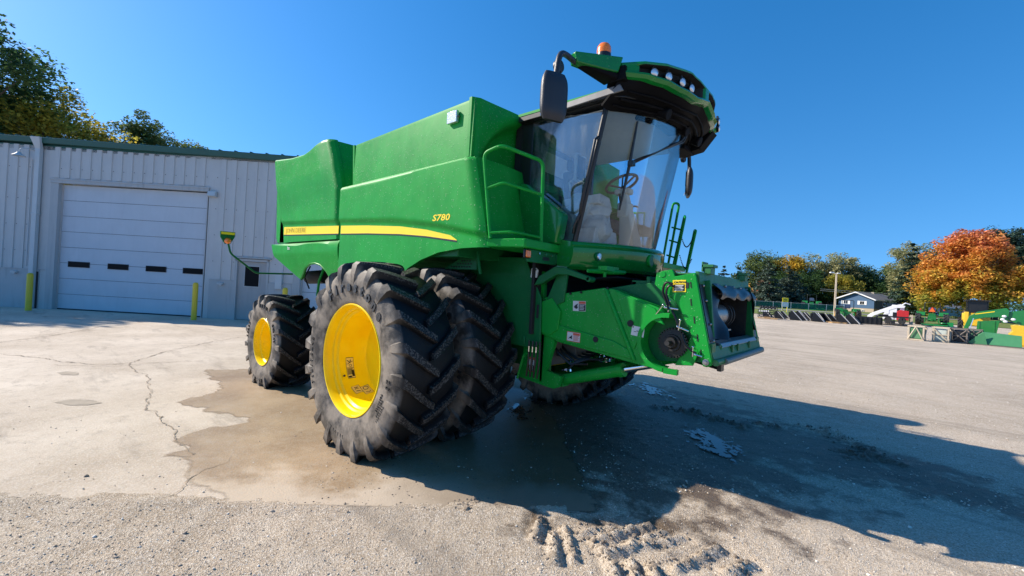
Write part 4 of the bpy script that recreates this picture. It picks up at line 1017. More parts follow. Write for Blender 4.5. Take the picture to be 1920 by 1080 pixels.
def gh(x, y, t):
    z = gz(t)
    s, q = sq(x, y)
    d = math.hypot(x-CAM.x, y-CAM.y)
    if d < 14:
        p = V((x, y, 0))
        z += .012*noise.noise(p*1.1)+.008*noise.noise(p*4)+.006*noise.noise(p*11)+.005*noise.noise(p*27)
        for r in RID:
            if abs(x-r[0]) < .7 and abs(y-r[1]) < .8:
                dd, k = segd(x, y, r); w = .030+.018*noise.noise(p*9); 
                z += (.036+.026*noise.noise(p*14+V((3, 1, 2))))*math.exp(-(dd/max(.015, w))**2)
                # scooped hollow beside it
                z -= .012*math.exp(-((dd-.07)/.03)**2)
        for r in MUD:
            if abs(x-r[0]) < 1.1 and abs(y-r[1]) < 1:
                dd, k = segd(x, y, r)
                z += max(0, .018+.09*noise.noise(p*7)+.05*noise.noise(p*17))*math.exp(-(dd/.13)**2)
    if t > 54.2: z -= .12
    pad = sstep(-.10, -.24, s)*sstep(PADQ+.05, PADQ-.10, q)
    z += .012*math.exp(-((s+.01)/.10)**2)*(1 if q < PADQ else 0)
    z = z*(1-pad) - .035*pad
    return z
# grid with fine spacing in front of the camera
def axis(a, b, st, lo, hi, gr=1.09):
    n = int(round((b-a)/st)); xs = [a+st*i for i in range(n+1)]
    s_ = st; p = b
    while p < hi: s_ *= gr; p += s_; xs.append(p)
    s_ = st; p = a; pre = []
    while p > lo: s_ *= gr; p -= s_; pre.append(p)
    return pre[::-1]+xs
def taxis():
    a = axis(2.35, 6.6, .026, -60, 60); a = [x for x in a if x < 22]; p = a[-1]
    while p < 120: p += 1.6; a.append(p)
    s_ = 1.6
    while p < 1200: s_ *= 1.15; p += s_; a.append(p)
    return a
RA = axis(-3.2, 4.4, .028, -900, 1200); TA = taxis()
gv = []
for t in TA:
    for r in RA:
        p = yard(r, t); gv.append((p.x, p.y, gh(p.x, p.y, t)))
nR = len(RA); gf = [(j*nR+i, j*nR+i+1, (j+1)*nR+i+1, (j+1)*nR+i) for j in range(len(TA)-1) for i in range(nR-1)]
def gravel_mat():
    m, nt, out = newmat('gravel_ground'); co = coords(nt)
    n1 = noisen(nt, co, .35, 6, .6); n2 = noisen(nt, co, 3.0, 6, .65); n3 = noisen(nt, co, 55, 4, .65); n4 = noisen(nt, co, 150, 3, .6)
    vo_ = nt.nodes.new('ShaderNodeTexVoronoi'); vo_.inputs['Scale'].default_value = 120; nt.links.new(co, vo_.inputs['Vector'])
    sep = nt.nodes.new('ShaderNodeSeparateColor'); nt.links.new(vo_.outputs['Color'], sep.inputs[0])
    c = mixc(nt, (.33, .25, .165), (.60, .48, .345), ramp(nt, [(.35, 0), (.65, 1)], n1.outputs[0]).outputs[0])
    c = mixc(nt, c, (.62, .53, .415), ramp(nt, [(.45, 0), (.75, .8)], n2.outputs[0]).outputs[0])
    st = ramp(nt, [(0, (.13, .10, .075)), (.25, (.36, .29, .215)), (.6, (.58, .49, .38)), (1, (.88, .82, .71))], sep.outputs[0])
    c = mixc(nt, c, st.outputs[0], ramp(nt, [(.40, .25), (.65, .75)], n3.outputs[0]).outputs[0])
    c = mixc(nt, c, (.16, .135, .11), mathn(nt, 'MULTIPLY', ramp(nt, [(.62, 0), (.70, 1)], n4.outputs[0]).outputs[0], .5))
    # tyre tracks dragged along the yard
    tr = coords(nt, (.05, .9, 1)); tc = tr.node.inputs; tr.node.inputs['Rotation'].default_value = (0, 0, math.radians(-41))
    nt1 = noisen(nt, tr, 1.6, 5, .6)
    c = mixc(nt, c, (.27, .22, .165), mathn(nt, 'MULTIPLY', ramp(nt, [(.55, 0), (.68, 1)], nt1.outputs[0]).outputs[0], .6))
    # water soaked into the ground under and ahead of the machine
    sx = nt.nodes.new('ShaderNodeSeparateXYZ'); nt.links.new(co, sx.inputs[0])
    def ell(cx, cy, rx, ry):
        a = mathn(nt, 'POWER', mathn(nt, 'ABSOLUTE', mathn(nt, 'MULTIPLY', mathn(nt, 'SUBTRACT', sx.outputs[0], cx), 1/rx)), 2)
        b = mathn(nt, 'POWER', mathn(nt, 'ABSOLUTE', mathn(nt, 'MULTIPLY', mathn(nt, 'SUBTRACT', sx.outputs[1], cy), 1/ry)), 2)
        return mathn(nt, 'SUBTRACT', 1.0, mathn(nt, 'ADD', a, b))
    e = mathn(nt, 'MAXIMUM', ell(1.2, .9, 2.9, 3.2), ell(3.3, 1.9, 2.6, 1.0))
    w = mathn(nt, 'ADD', e, mathn(nt, 'MULTIPLY', mathn(nt, 'SUBTRACT', n2.outputs[0], .5), 3.2))
    wet = ramp(nt, [(.05, 0), (.55, 1)], w)
    c = mixc(nt, c, (.22, .175, .13), mathn(nt, 'MULTIPLY', wet.outputs[0], .92), 'MULTIPLY')
    # clay-coloured wet spots
    nrm = bumpn(nt, n3.outputs[0], .6, .02); nrm = bumpn(nt, vo_.outputs['Distance'], .6, .010, nrm); nrm = bumpn(nt, n4.outputs[0], .4, .006, nrm)
    r = mathn(nt, 'SUBTRACT', .95, mathn(nt, 'MULTIPLY', wet.outputs[0], .45))
    bsdf(nt, out, c, r, 0, nrm, 0, .4); return m
M['gravel'] = gravel_mat()
g = MB(); g.v = gv; g.f = gf; g.mi = [0]*len(gf)
go_ = g.build('ground', 'gravel', smooth=180, recalc=False); tag(go_, kind='structure')

def concrete_mat():
    m, nt, out = newmat('concrete'); co = coords(nt)
    n1 = noisen(nt, co, .5, 7, .65); n2 = noisen(nt, co, 4.5, 6, .7); n3 = noisen(nt, co, 60, 4, .6); n4 = noisen(nt, co, 170, 2, .5)
    c = mixc(nt, (.45, .365, .27), (.64, .545, .43), ramp(nt, [(.35, 0), (.65, 1)], n1.outputs[0]).outputs[0])
    c = mixc(nt, c, (.32, .265, .20), mathn(nt, 'MULTIPLY', ramp(nt, [(.52, 0), (.72, 1)], n2.outputs[0]).outputs[0], .7))
    c = mixc(nt, c, (.68, .62, .53), mathn(nt, 'MULTIPLY', ramp(nt, [(.48, 0), (.64, 1)], n3.outputs[0]).outputs[0], .45))
    c = mixc(nt, c, (.20, .17, .14), mathn(nt, 'MULTIPLY', ramp(nt, [(.63, 0), (.70, 1)], n4.outputs[0]).outputs[0], .6))
    st = coords(nt, (.25, 1.4, 1)); st.node.inputs['Rotation'].default_value = (0, 0, math.radians(-50))
    n5 = noisen(nt, st, 1.5, 6, .65)
    c = mixc(nt, c, (.25, .205, .16), mathn(nt, 'MULTIPLY', ramp(nt, [(.56, 0), (.68, 1)], n5.outputs[0]).outputs[0], .55))
    nrm = bumpn(nt, n3.outputs[0], .45, .01); nrm = bumpn(nt, n2.outputs[0], .3, .02, nrm); nrm = bumpn(nt, n4.outputs[0], .3, .005, nrm)
    bsdf(nt, out, c, .85, 0, nrm, 0, .35); return m
def wet_mat():
    m, nt, out = newmat('wet_concrete'); co = coords(nt)
    n1 = noisen(nt, co, 1.1, 6, .65); n2 = noisen(nt, co, 7, 6, .7); n3 = noisen(nt, co, 60, 4, .6)
    c = mixc(nt, (.30, .205, .115), (.45, .33, .20), ramp(nt, [(.35, 0), (.65, 1)], n1.outputs[0]).outputs[0])
    c = mixc(nt, c, (.46, .38, .28), mathn(nt, 'MULTIPLY', ramp(nt, [(.5, 0), (.7, 1)], n2.outputs[0]).outputs[0], .5))
    c = mixc(nt, c, (.42, .36, .28), mathn(nt, 'MULTIPLY', ramp(nt, [(.48, 0), (.66, 1)], n3.outputs[0]).outputs[0], .5))
    n4 = noisen(nt, co, 150, 2, .5)
    c = mixc(nt, c, (.10, .08, .06), mathn(nt, 'MULTIPLY', ramp(nt, [(.60, 0), (.68, 1)], n4.outputs[0]).outputs[0], .6))
    # drying towards the front edge of the slab
    sx = nt.nodes.new('ShaderNodeSeparateXYZ'); nt.links.new(co, sx.inputs[0])
    s = mathn(nt, 'MULTIPLY', mathn(nt, 'SUBTRACT', mathn(nt, 'SUBTRACT', sx.outputs[0], sx.outputs[1]), 3.908), 1/Q2)
    qq = mathn(nt, 'MULTIPLY', mathn(nt, 'ADD', mathn(nt, 'ADD', sx.outputs[0], sx.outputs[1]), 5.596), 1/Q2)
    soak = ramp(nt, [(.30, 0), (.75, 1)], mathn(nt, 'ADD', mathn(nt, 'MULTIPLY', mathn(nt, 'SUBTRACT', qq, 2.2), .45), mathn(nt, 'MULTIPLY', mathn(nt, 'SUBTRACT', n1.outputs[0], .5), .8)))
    dry = ramp(nt, [(.15, 0), (.55, 1)], mathn(nt, 'ADD', mathn(nt, 'ADD', s, .75), mathn(nt, 'MULTIPLY', mathn(nt, 'SUBTRACT', n1.outputs[0], .5), 2.2)))
    c = mixc(nt, c, (.54, .45, .34), mathn(nt, 'MULTIPLY', dry.outputs[0], .8))
    c = mixc(nt, c, (.36, .32, .28), mathn(nt, 'MULTIPLY', soak.outputs[0], .92), 'MULTIPLY')
    nrm = bumpn(nt, n3.outputs[0], .4, .008); nrm = bumpn(nt, n2.outputs[0], .25, .012, nrm)
    r = mathn(nt, 'ADD', .48, mathn(nt, 'MULTIPLY', dry.outputs[0], .4))
    p = bsdf(nt, out, c, r, 0, nrm, 0, .5)
    at = nt.nodes.new('ShaderNodeAttribute'); at.attribute_name = 'damp'; tr = nt.nodes.new('ShaderNodeBsdfTransparent'); mx = nt.nodes.new('ShaderNodeMixShader')
    f = ramp(nt, [(.25, 0), (.8, 1)], mathn(nt, 'ADD', at.outputs['Fac'], mathn(nt, 'MULTIPLY', mathn(nt, 'SUBTRACT', n3.outputs[0], .5), .5)))
    nt.links.new(mathn(nt, 'MULTIPLY', f.outputs[0], mathn(nt, 'GREATER_THAN', at.outputs['Fac'], .02)), mx.inputs[0]); nt.links.new(tr.outputs[0], mx.inputs[1]); nt.links.new(p.outputs[0], mx.inputs[2]); nt.links.new(mx.outputs[0], out.inputs[0]); return m
M['concrete'] = concrete_mat(); M['wet'] = wet_mat()
def jag(pts, step=.05, amp=.03, fq=5, closed=True, seed=0):
    out = []
    n = len(pts)
    for i in range(n if closed else n-1):
        a = V((*pts[i], 0)); b = V((*pts[(i+1) % n], 0)); L = (b-a).length; m = max(1, int(L/step))
        if m > 400: m = 400
        for k in range(m):
            p = a.lerp(b, k/m); w = noise.noise_vector(p*fq+V((seed, 0, 0)))*amp+noise.noise_vector(p*fq*3.7+V((seed, 5, 0)))*amp*.5
            out.append((p.x+w.x, p.y+w.y))
    if not closed: out.append(pts[-1])
    return out
def flat(name, poly, z, mat, parent=None, kind='structure'):
    import bmesh
    bm = bmesh.new(); vs = [bm.verts.new((x, y, z)) for x, y in poly]; f = bm.faces.new(vs); bmesh.ops.recalc_face_normals(bm, faces=[f])
    if f.normal.z < 0: f.normal_flip()
    bmesh.ops.triangulate(bm, faces=[f]); me = bpy.data.meshes.new(name); bm.to_mesh(me); bm.free(); me.materials.append(M[mat])
    o = bpy.data.objects.new(name, me); COL.objects.link(o)
    if parent: o.parent = parent
    elif kind: o['kind'] = kind
    return o
near_edge = jag([unsq(0, -22), unsq(0, PADQ)], .03, .075, 2.3, False)
right_edge = jag([unsq(0, PADQ), unsq(-17.5, PADQ+.4)], .05, .16, 2.2, False)
padpoly = near_edge+right_edge[1:]+[unsq(-17.5, -22)]
pad = flat('concrete_pad', padpoly, .006, 'concrete')
wetpoly = WET+[unsq(.05, 1.7), unsq(.05, PADQ+.25), unsq(-2.5, PADQ+.3), unsq(-5.2, PADQ-.2), (-4.6, .6), (-5.2, -.8), (-4.87, -1.8)]
def sdist(x, y, P):
    ins = False; best = 1e9; n = len(P)
    for i in range(n):
        ax, ay = P[i]; bx, by = P[(i+1) % n]; dx, dy = bx-ax, by-ay
        if (ay > y) != (by > y) and x < (bx-ax)*(y-ay)/(by-ay)+ax: ins = not ins
        k = max(0, min(1, ((x-ax)*dx+(y-ay)*dy)/(dx*dx+dy*dy+1e-9))); best = min(best, (x-ax-k*dx)**2+(y-ay-k*dy)**2)
    return math.sqrt(best)*(1 if ins else -1)
def wet_sheet():
    st = .045; vs = {}; mb = MB(); at = []
    def vid(i, j):
        if (i, j) not in vs:
            x, y = -5.7+i*st, -4.3+j*st; p = V((x, y, 0))
            d = sdist(x, y, wetpoly)+.10*noise.noise(p*3.1)+.07*noise.noise(p*8)+.03*noise.noise(p*20)
            s_, q_ = sq(x, y); onpad = min(sstep(.03, -.03, s_), 1)
            vs[(i, j)] = (len(mb.v), d); mb.v.append((x, y, .0105)); at.append((max(0.0, min(1.0, .5+d/.09)))*onpad)
        return vs[(i, j)]
    for i in range(int(8.6/st)):
        for j in range(int(5.6/st)):
            x, y = -5.7+(i+.5)*st, -4.3+(j+.5)*st; s_, q_ = sq(x, y)
            if s_ > .03 or q_ > PADQ+.3: continue
            if sdist(x, y, wetpoly) < -.3: continue
            c = [vid(i, j), vid(i+1, j), vid(i+1, j+1), vid(i, j+1)]
            if max(d for _, d in c) > -.05: mb.f.append([k for k, _ in c]); mb.mi.append(0)
    o = mb.build('wet_patch', 'wet', None, 0, 0, recalc=False)
    a = o.data.attributes.new('damp', 'FLOAT', 'POINT'); a.data.foreach_set('value', at); return tag(o, kind='structure')
wet_sheet()
M['crack'] = simple('crack_dirt', (.29, .235, .175), .9, 0, .4, 20, .2)
M['stain'] = simple('oil_stain', (.34, .28, .205), .7, 0, .4, 8, .2)
def strip(pts, w, z):
    P = jag(pts, .03, .06, 5, False, 9); mb = MB(); vs = []
    for i, p in enumerate(P):
        a = V((*P[max(0, i-1)], 0)); b = V((*P[min(len(P)-1, i+1)], 0)); d = (b-a).normalized(); n = V((-d.y, d.x, 0)); ww = w*.55*(.25+1.5*abs(noise.noise(V((p[0]*5, p[1]*5, 1)))))
        vs += [(p[0]+n.x*ww, p[1]+n.y*ww, z), (p[0]-n.x*ww, p[1]-n.y*ww, z)]
    mb.add(vs, [(2*i, 2*i+1, 2*i+3, 2*i+2) for i in range(len(P)-1)]); return mb
for pts, w in (([(-8.47, -4.94), (-7.91, -4.54), (-7.03, -4.13), (-6.5, -3.75), (-6.49, -3.35)], .03), ([(-6.49, -3.35), (-7.04, -2.96), (-7.62, -2.61), (-8.57, -1.72), (-9.75, -0.35)], .025), ([(-6.49, -3.35), (-5.7, -3.38), (-4.99, -3.27), (-4.07, -3.39), (-2.99, -3.59), (-2.47, -3.56), (-2.06, -3.53), (-1.57, -3.55), (-0.9, -3.55)], .016),
               ([(-0.61, -3.31), (-0.44, -3.49), (-0.28, -3.72), (-0.14, -3.84), (0.09, -3.9)], .010), ([(-10.3, -4.99), (-11.23, -4.17), (-12.99, -3.22), (-12.7, -2.73)], .03), ([(-6.83, -4.3), (-6.18, -3.6), (-6.32, -2.91), (-6.12, -2.27)], .02)):
    strip(pts, w, .0145).build('crack', 'crack', pad, smooth=0, recalc=False)
for st in ([(-3.88, -4.36), (-3.95, -4.24), (-3.76, -4.05), (-3.54, -3.95), (-3.49, -4.09), (-3.63, -4.28)], [(-6.02, -4.29), (-6.07, -4.17), (-5.85, -4.03), (-5.68, -4.07), (-5.79, -4.24)]):
    flat('stain', jag(st, .03, .03, 7), .0105, 'stain', pad)
def water_mat():
    m, nt, out = newmat('puddle_water'); co = coords(nt)
    n = noisen(nt, co, 14, 5, .65); nb_ = bumpn(nt, n.outputs[0], .04, .01)
    p = bsdf(nt, out, (.035, .03, .025), .03, 0, nb_, 0, .5); return m
M['water'] = water_mat()
M['mudwater'] = simple('muddy_puddle', (.40, .33, .25), .6, 0, .1, 4, .02)
def puddle(cx, cy, L, W, ang, thr, seed):
    st = .016; mb = MB(); ca, sa = math.cos(ang), math.sin(ang); idx = {}
    def f(x, y):
        dx, dy = x-cx, y-cy; u, v = (dx*ca+dy*sa)/L, (-dx*sa+dy*ca)/W; p = V((u*L*4.5+seed*7, v*W*7, 0))
        return 1-(u*u+v*v)-thr+.9*noise.noise(p)+.9*noise.noise(p*2.7)+.5*noise.noise(p*7)
    R_ = int(max(L, W)*1.5/st)
    def vid(i, j):
        if (i, j) not in idx: idx[(i, j)] = len(mb.v); mb.v.append((cx+i*st, cy+j*st, .0165))
        return idx[(i, j)]
    for i in range(-R_, R_):
        for j in range(-R_, R_):
            if f(cx+(i+.5)*st, cy+(j+.5)*st) > 0: mb.f.append([vid(i, j), vid(i+1, j), vid(i+1, j+1), vid(i, j+1)]); mb.mi.append(0)
    if mb.f: tag(mb.build('puddle', 'water', None, 0, 0, recalc=False), kind='structure')
puddle(2.52, 1.14, .62, .30, -.85, .55, 1); puddle(.72, 3.4, .85, .34, -.75, .75, 3); puddle(.16, .2, .5, .2, -.8, .7, 4); puddle(-.05, .9, .4, .3, -.5, .8, 8)
# loose stones and clods
def stones(n, reg, s0, s1, name, mat, zoff=0.0, bias=1.6):
    vs = []; fs = []
    ico = [(-.53, 0, .85), (.53, 0, .85), (-.53, 0, -.85), (.53, 0, -.85), (0, .85, .53), (0, .85, -.53), (0, -.85, .53), (0, -.85, -.53), (.85, .53, 0), (-.85, .53, 0), (.85, -.53, 0), (-.85, -.53, 0)]
    icf = [(0, 4, 1), (0, 9, 4), (9, 5, 4), (4, 5, 8), (4, 8, 1), (8, 10, 1), (8, 3, 10), (5, 3, 8), (5, 2, 3), (2, 7, 3), (7, 10, 3), (7, 6, 10), (7, 11, 6), (11, 0, 6), (0, 1, 6), (6, 1, 10), (9, 0, 11), (9, 11, 2), (9, 2, 5), (7, 2, 11)]
    rnd = random.Random(n)
    for _ in range(n):
        x, y, t = reg(rnd); s, q = sq(x, y); onpad = s < 0 and q < PADQ
        R_ = s0+(s1-s0)*rnd.random()**bias*rnd.random()
        z = (.008 if onpad else gh(x, y, t))+R_*.25+zoff
        o = len(vs); a = rnd.random()*6.28; ca, sa = math.cos(a), math.sin(a); ex, ey, ez = .7+.6*rnd.random(), .7+.6*rnd.random(), .45+.4*rnd.random()
        for v_ in ico:
            k = R_*(.75+.5*rnd.random()); vx, vy, vz = v_[0]*ex*k, v_[1]*ey*k, v_[2]*ez*k
            vs.append((x+vx*ca-vy*sa, y+vx*sa+vy*ca, z+vz))
        fs += [tuple(i+o for i in f) for f in icf]
    mb = MB(); mb.v = vs; mb.f = fs; mb.mi = [0]*len(fs); return tag(mb.build(name, mat, smooth=0, recalc=False), kind='stuff')
def stone_mat():
    m, nt, out = newmat('stone'); gi = nt.nodes.new('ShaderNodeNewGeometry')
    r = ramp(nt, [(0, (.27, .215, .16)), (.25, (.42, .34, .26)), (.7, (.55, .47, .37)), (.95, (.80, .74, .64))], gi.outputs['Random Per Island'])
    bsdf(nt, out, r.outputs[0], .85); return m
M['stone'] = stone_mat()
def reg_near(rnd):
    t = 2.3+3.2*rnd.random()**1.7; r = (-1.3*t)+rnd.random()*2.6*t; p = yard(r, t)
    s, q = sq(p.x, p.y)
    if s < 0 and rnd.random() < .93: return reg_near(rnd)
    return p.x, p.y, t
def reg_mid(rnd):
    t = 4+12*rnd.random()**1.5; r = (-.6*t)+rnd.random()*1.8*t; p = yard(r, t)
    s, q = sq(p.x, p.y)
    if s < 0 and q < PADQ and rnd.random() < .9: return reg_mid(rnd)
    return p.x, p.y, t
def reg_pile(rnd):
    r_ = rnd.choice(RID+[(1.57, -2.27, 1.64, -2.12)]*3); k = rnd.random(); x = lerp(r_[0], r_[2], k)+rnd.gauss(0, .05); y = lerp(r_[1], r_[3], k)+rnd.gauss(0, .05)
    return x, y, 3.0
def reg_mud(rnd):
    r_ = rnd.choice(MUD); k = rnd.random(); return lerp(r_[0], r_[2], k)+rnd.gauss(0, .09), lerp(r_[1], r_[3], k)+rnd.gauss(0, .09), 5.0
stones(11000, reg_near, .0018, .0095, 'gravel', 'stone'); stones(4500, reg_mid, .004, .015, 'gravel', 'stone', 0, 1.3)
stones(45, reg_near, .010, .020, 'gravel', 'stone', 0, .8)
def reg_wet(rnd):
    x, y = rnd.uniform(-1.0, 2.6), rnd.uniform(-3.4, 1.0); s, q = sq(x, y)
    if not (s < 0 and 2.0 < q < PADQ+.3): return reg_wet(rnd)
    return x, y, 4.0
M['wetstone'] = simple('wet_grit', (.12, .10, .08), .6, 0, .5, 40, .2)
stones(2600, reg_wet, .003, .011, 'wet_grit', 'wetstone')
M['clod'] = simple('mud_clod', (.24, .19, .14), .95, 0, .4, 30, .3)
M['wetclod'] = simple('wet_mud_clod', (.15, .12, .09), .8, 0, .4, 30, .3)
stones(900, reg_pile, .004, .022, 'soil_clods', 'clod'); stones(420, reg_mud, .006, .026, 'soil_clods', 'wetclod')
# lawn, road
def lawn_mat():
    m, nt, out = newmat('lawn_grass'); co = coords(nt)
    n1 = noisen(nt, co, .25, 5, .6); n2 = noisen(nt, co, 4, 5, .7)
    c = mixc(nt, (.11, .15, .035), (.20, .23, .07), n1.outputs[0]); c = mixc(nt, c, (.20, .21, .08), mathn(nt, 'MULTIPLY', ramp(nt, [(.5, 0), (.7, 1)], n2.outputs[0]).outputs[0], .6))
    bsdf(nt, out, c, .95, 0, bumpn(nt, n2.outputs[0], .8, .1), 0, .2); return m
M['lawn'] = lawn_mat(); M['road'] = simple('pale_asphalt', (.30, .29, .27), .9, 0, .1, 1)
def gsheet(name, mat, r0, r1, ta, tb, dz, nr=60, ntt=14, jagg=0.0, kind='structure'):
    mb = MB()
    def fn(u, v):
        r = lerp(r0, r1, u); t0 = ta + jagg*noise.noise(V((r*.3, 0, 0)))*3; t = t0*(tb/t0)**v; p = yard(r, t); return (p.x, p.y, gz(t)+dz)
    mb.grid(fn, nr, ntt); o = mb.build(name, mat, smooth=0, recalc=False)
    for p in o.data.polygons:
        pass
    return tag(o, kind=kind)
gsheet('lawn', 'lawn', 20, 140, 53.5, 600, .05, 120, 60, .5); gsheet('road', 'road', 30, 160, 66.5, 69.5, .10, 60, 2)

# ================================================================ WORKSHOP BUILDING
def BP(x, y, z): return (x, y, z)
B = empty('workshop_building', yard(0, 16.5), YAW, label='long pale grey metal workshop building with a green eave and a big white roll-up door', cat='workshop')
def wall_mat(name, col, streak=.3):
    m, nt, out = newmat(name); co = coords(nt); cs = coords(nt, (3, 3, .35))
    n = noisen(nt, co, 1.5, 6, .65); n2 = noisen(nt, cs, 2.0, 5, .6)
    c = mixc(nt, col, tuple(x*.82 for x in col), n.outputs[0]); c = mixc(nt, c, tuple(x*.6 for x in col), mathn(nt, 'MULTIPLY', ramp(nt, [(.52, 0), (.75, 1)], n2.outputs[0]).outputs[0], streak))
    bsdf(nt, out, c, .6, 0, bumpn(nt, n.outputs[0], .1, .02)); return m
M['wall'] = wall_mat('wall_cladding', (.56, .55, .54)); M['plinth'] = wall_mat('plinth_sheet', (.46, .46, .46), .6)
M['doorwhite'] = wall_mat('door_white', (.58, .61, .66), .15); M['mandoor'] = wall_mat('door_grey', (.40, .39, .385), .3)
M['trimgreen'] = simple('eave_green', (.012, .085, .07), .5, 0, .2, 3); M['gutterlight'] = simple('downspout_grey', (.50, .52, .53), .5, 0, .1, 5)
M['dirt'] = simple('black_dirt', (.035, .03, .03), .95, 0, .5, 12, .2); M['frame'] = simple('trim_tan', (.50, .46, .44), .6, 0, .15, 3)
def eave(x): return 6.20+(-x-9)*.018
w = MB()
def wseg(x0, x1, z0, z1): w.b2(x0, x1, .0, .20, z0, z1)
wseg(-30, -18.15, 1.50, 6.25); wseg(-18.15, -17.92, .0, 6.25); wseg(-11.82, -11.62, .0, 6.2); wseg(-17.92, -11.82, 5.02, 6.2); wseg(-11.62, -4.0, 2.42, 6.2) if False else None
wseg(-11.62, -10.66, 1.50, 6.2); wseg(-10.66, -9.36, 2.40, 6.2); wseg(-9.36, -8.45, 1.50, 6.2); wseg(-8.45, -3.2, 5.02, 6.2); wseg(-3.2, -2.6, 0, 6.2)
x = -29.8
while x < -2.9:
    z0 = 1.52
    if -18.6 < x < -17.95: x += .4; continue
    if -17.95 <= x < -11.95: z0 = 5.06
    elif -10.8 < x < -9.36: z0 = 2.46
    elif x > -8.6: z0 = 5.06
    if -12.0 < x < -11.62: x += .4; continue
    zt = eave(x)-.12
    w.hexa([(x, -.032, z0), (x+.19, -.032, z0), (x+.20, 0, z0), (x-.01, 0, z0), (x, -.032, zt), (x+.19, -.032, zt), (x+.20, 0, zt), (x-.01, 0, zt)])
    x += .4
w.build('wall', 'wall', B, 0, 0)
w = MB(); w.b2(-30, -18.15, -.03, .18, 0, 1.495); w.b2(-11.62, -10.66, -.03, .18, 0, 1.495); w.b2(-9.36, -8.45, -.03, .18, 0, 1.495)
w.b2(-30, -17.95, -.05, -.03, 1.49, 1.515); w.b2(-11.62, -10.66, -.05, -.03, 1.49, 1.515)
pl_ = w.build('plinth', 'plinth', B, 0, 0, split=True)
rnd = random.Random(4)
w = MB()
pts = []
for k in range(26):
    z = 1.42*k/25; pts.append((-18.28-.06*abs(noise.noise(V((z*4, 2, 0))))-.10*(1-z/1.5)*rnd.random(), z))
for k in range(26):
    z = 1.42*(1-k/25); pts.append((-18.16, z))
w.prism(pts, 'Y', -.034, -.037); w.build('dirt_streak', 'dirt', pl_, 0, 0)
for zz in (2.2, 3.2, 4.2, 5.4):
    w = MB(); x = -29.6
    while x < -2.9:
        if not (-18.6 < x < -17.9) and not (zz < 5.06 and (-17.95 < x < -11.9 or x > -8.5)) and not (zz < 2.5 and -10.8 < x < -9.3): w.b2(x+.07, x+.095, -.040, -.0325, zz, zz+.022)
        x += .4
    w.build('screw_row', 'dirt', B, 0, 0)
w = MB()
w.hexa([(-30, -.16, eave(-30)-.04), (-2.5, -.16, eave(-2.5)-.04), (-2.5, .1, eave(-2.5)-.04), (-30, .1, eave(-30)-.04), (-30, -.20, eave(-30)+.16), (-2.5, -.20, eave(-2.5)+.16), (-2.5, .1, eave(-2.5)+.16), (-30, .1, eave(-30)+.16)])
w.b2(-30, -2.5, .0, .12, 6.1, 6.3)
w.build('gutter', 'trimgreen', B, .01, 0)
w = MB(); w.hexa([(-30, -.1, eave(-30)+.165), (-2.5, -.1, eave(-2.5)+.165), (-2.5, 18, 7.3), (-30, 18, 7.3), (-30, -.1, eave(-30)+.20), (-2.5, -.1, eave(-2.5)+.20), (-2.5, 18, 7.35), (-30, 18, 7.35)])
for x in [-29.5+.6*k for k in range(45)]: w.hexa([(x, -.1, eave(x)+.19), (x+.05, -.1, eave(x)+.19), (x+.05, 18, 7.34), (x, 18, 7.34), (x, -.1, eave(x)+.24), (x+.05, -.1, eave(x)+.24), (x+.05, 18, 7.39), (x, 18, 7.39)])
w.build('roof', 'trimgreen', B, 0, 0)
w = MB(); w.b2(-30, -29.8, .2, 18, 0, 6.3); w.b2(-2.8, -2.6, .2, 18, 0, 6.3); w.b2(-30, -2.6, 17.8, 18, 0, 7.3); w.build('end_wall', 'wall', B, 0, 0)
w = MB(); w.b2(-18.42, -18.24, -.17, -.035, .02, 6.2); w.hexa([(-18.42, -.17, 6.1), (-18.24, -.17, 6.1), (-18.24, -.04, 6.1), (-18.42, -.04, 6.1), (-18.52, -.30, eave(-18.3)+.15), (-18.14, -.30, eave(-18.3)+.15), (-18.14, -.21, eave(-18.3)+.15), (-18.52, -.21, eave(-18.3)+.15)])
w.b2(-18.45, -18.21, -.18, -.03, 3.6, 3.65); w.build('downspout', 'gutterlight', B, .01, 0)
def rollup(x0, x1, zt, wins):
    d = MB(); n = 8; h = zt/n
    for k in range(n): d.b2(x0, x1, .165, .21, k*h+.006, (k+1)*h-.006)
    o = d.build('roll_up_door', 'doorwhite', B, .004, 0)
    d = MB(); d.b2(x0, x1, .18, .20, 0, zt); d.b2(x0, x1, .15, .165, .0, .05); d.build('seal', 'dirt', o, 0, 0)
    for a, b in wins:
        q = MB(); q.m = 0; q.b2(a, b, .140, .163, 1.665, 1.885); q.m = 1; q.b2(a+.03, b-.03, .134, .139, 1.69, 1.86); q.build('door_window', ['black_matte', 'window_black'], o, .008, 0)
    f = MB(); f.b2(x0-.30, x0, -.02, .15, 0, zt+.16); f.b2(x1, x1+.03, -.02, .15, 0, zt+.16); f.b2(x0-.30, x1+.06, -.045, .15, zt+.02, zt+.17)
    f.b2(x0-.33, x1+.09, -.06, -.045, zt+.13, zt+.19); f.build('door_frame', 'plinth', o, .004, 0)
    f = MB()
    for k in range(30): f.b2(x0-.075, x0-.02, .12, .16, k*zt/30+.02, k*zt/30+.12)
    f.build('track', 'dirt', o, 0, 0)
    s = MB(); s.b2(x0, x0+.03, .12, .165, 0, zt); s.build('door_stop', 'frame', o, 0, 0)
    return o
rollup(-17.60, -11.88, 4.84, [(-17.24, -16.41), (-15.70, -14.90), (-14.22, -13.43), (-12.78, -11.98)])
rollup(-8.15, -3.25, 4.84, [(-7.8, -7.0), (-6.4, -5.6)])
d = MB(); d.b2(-10.57, -9.44, .04, .09, .02, 2.26); dm = d.build('service_door', 'mandoor', B, .006, 0)
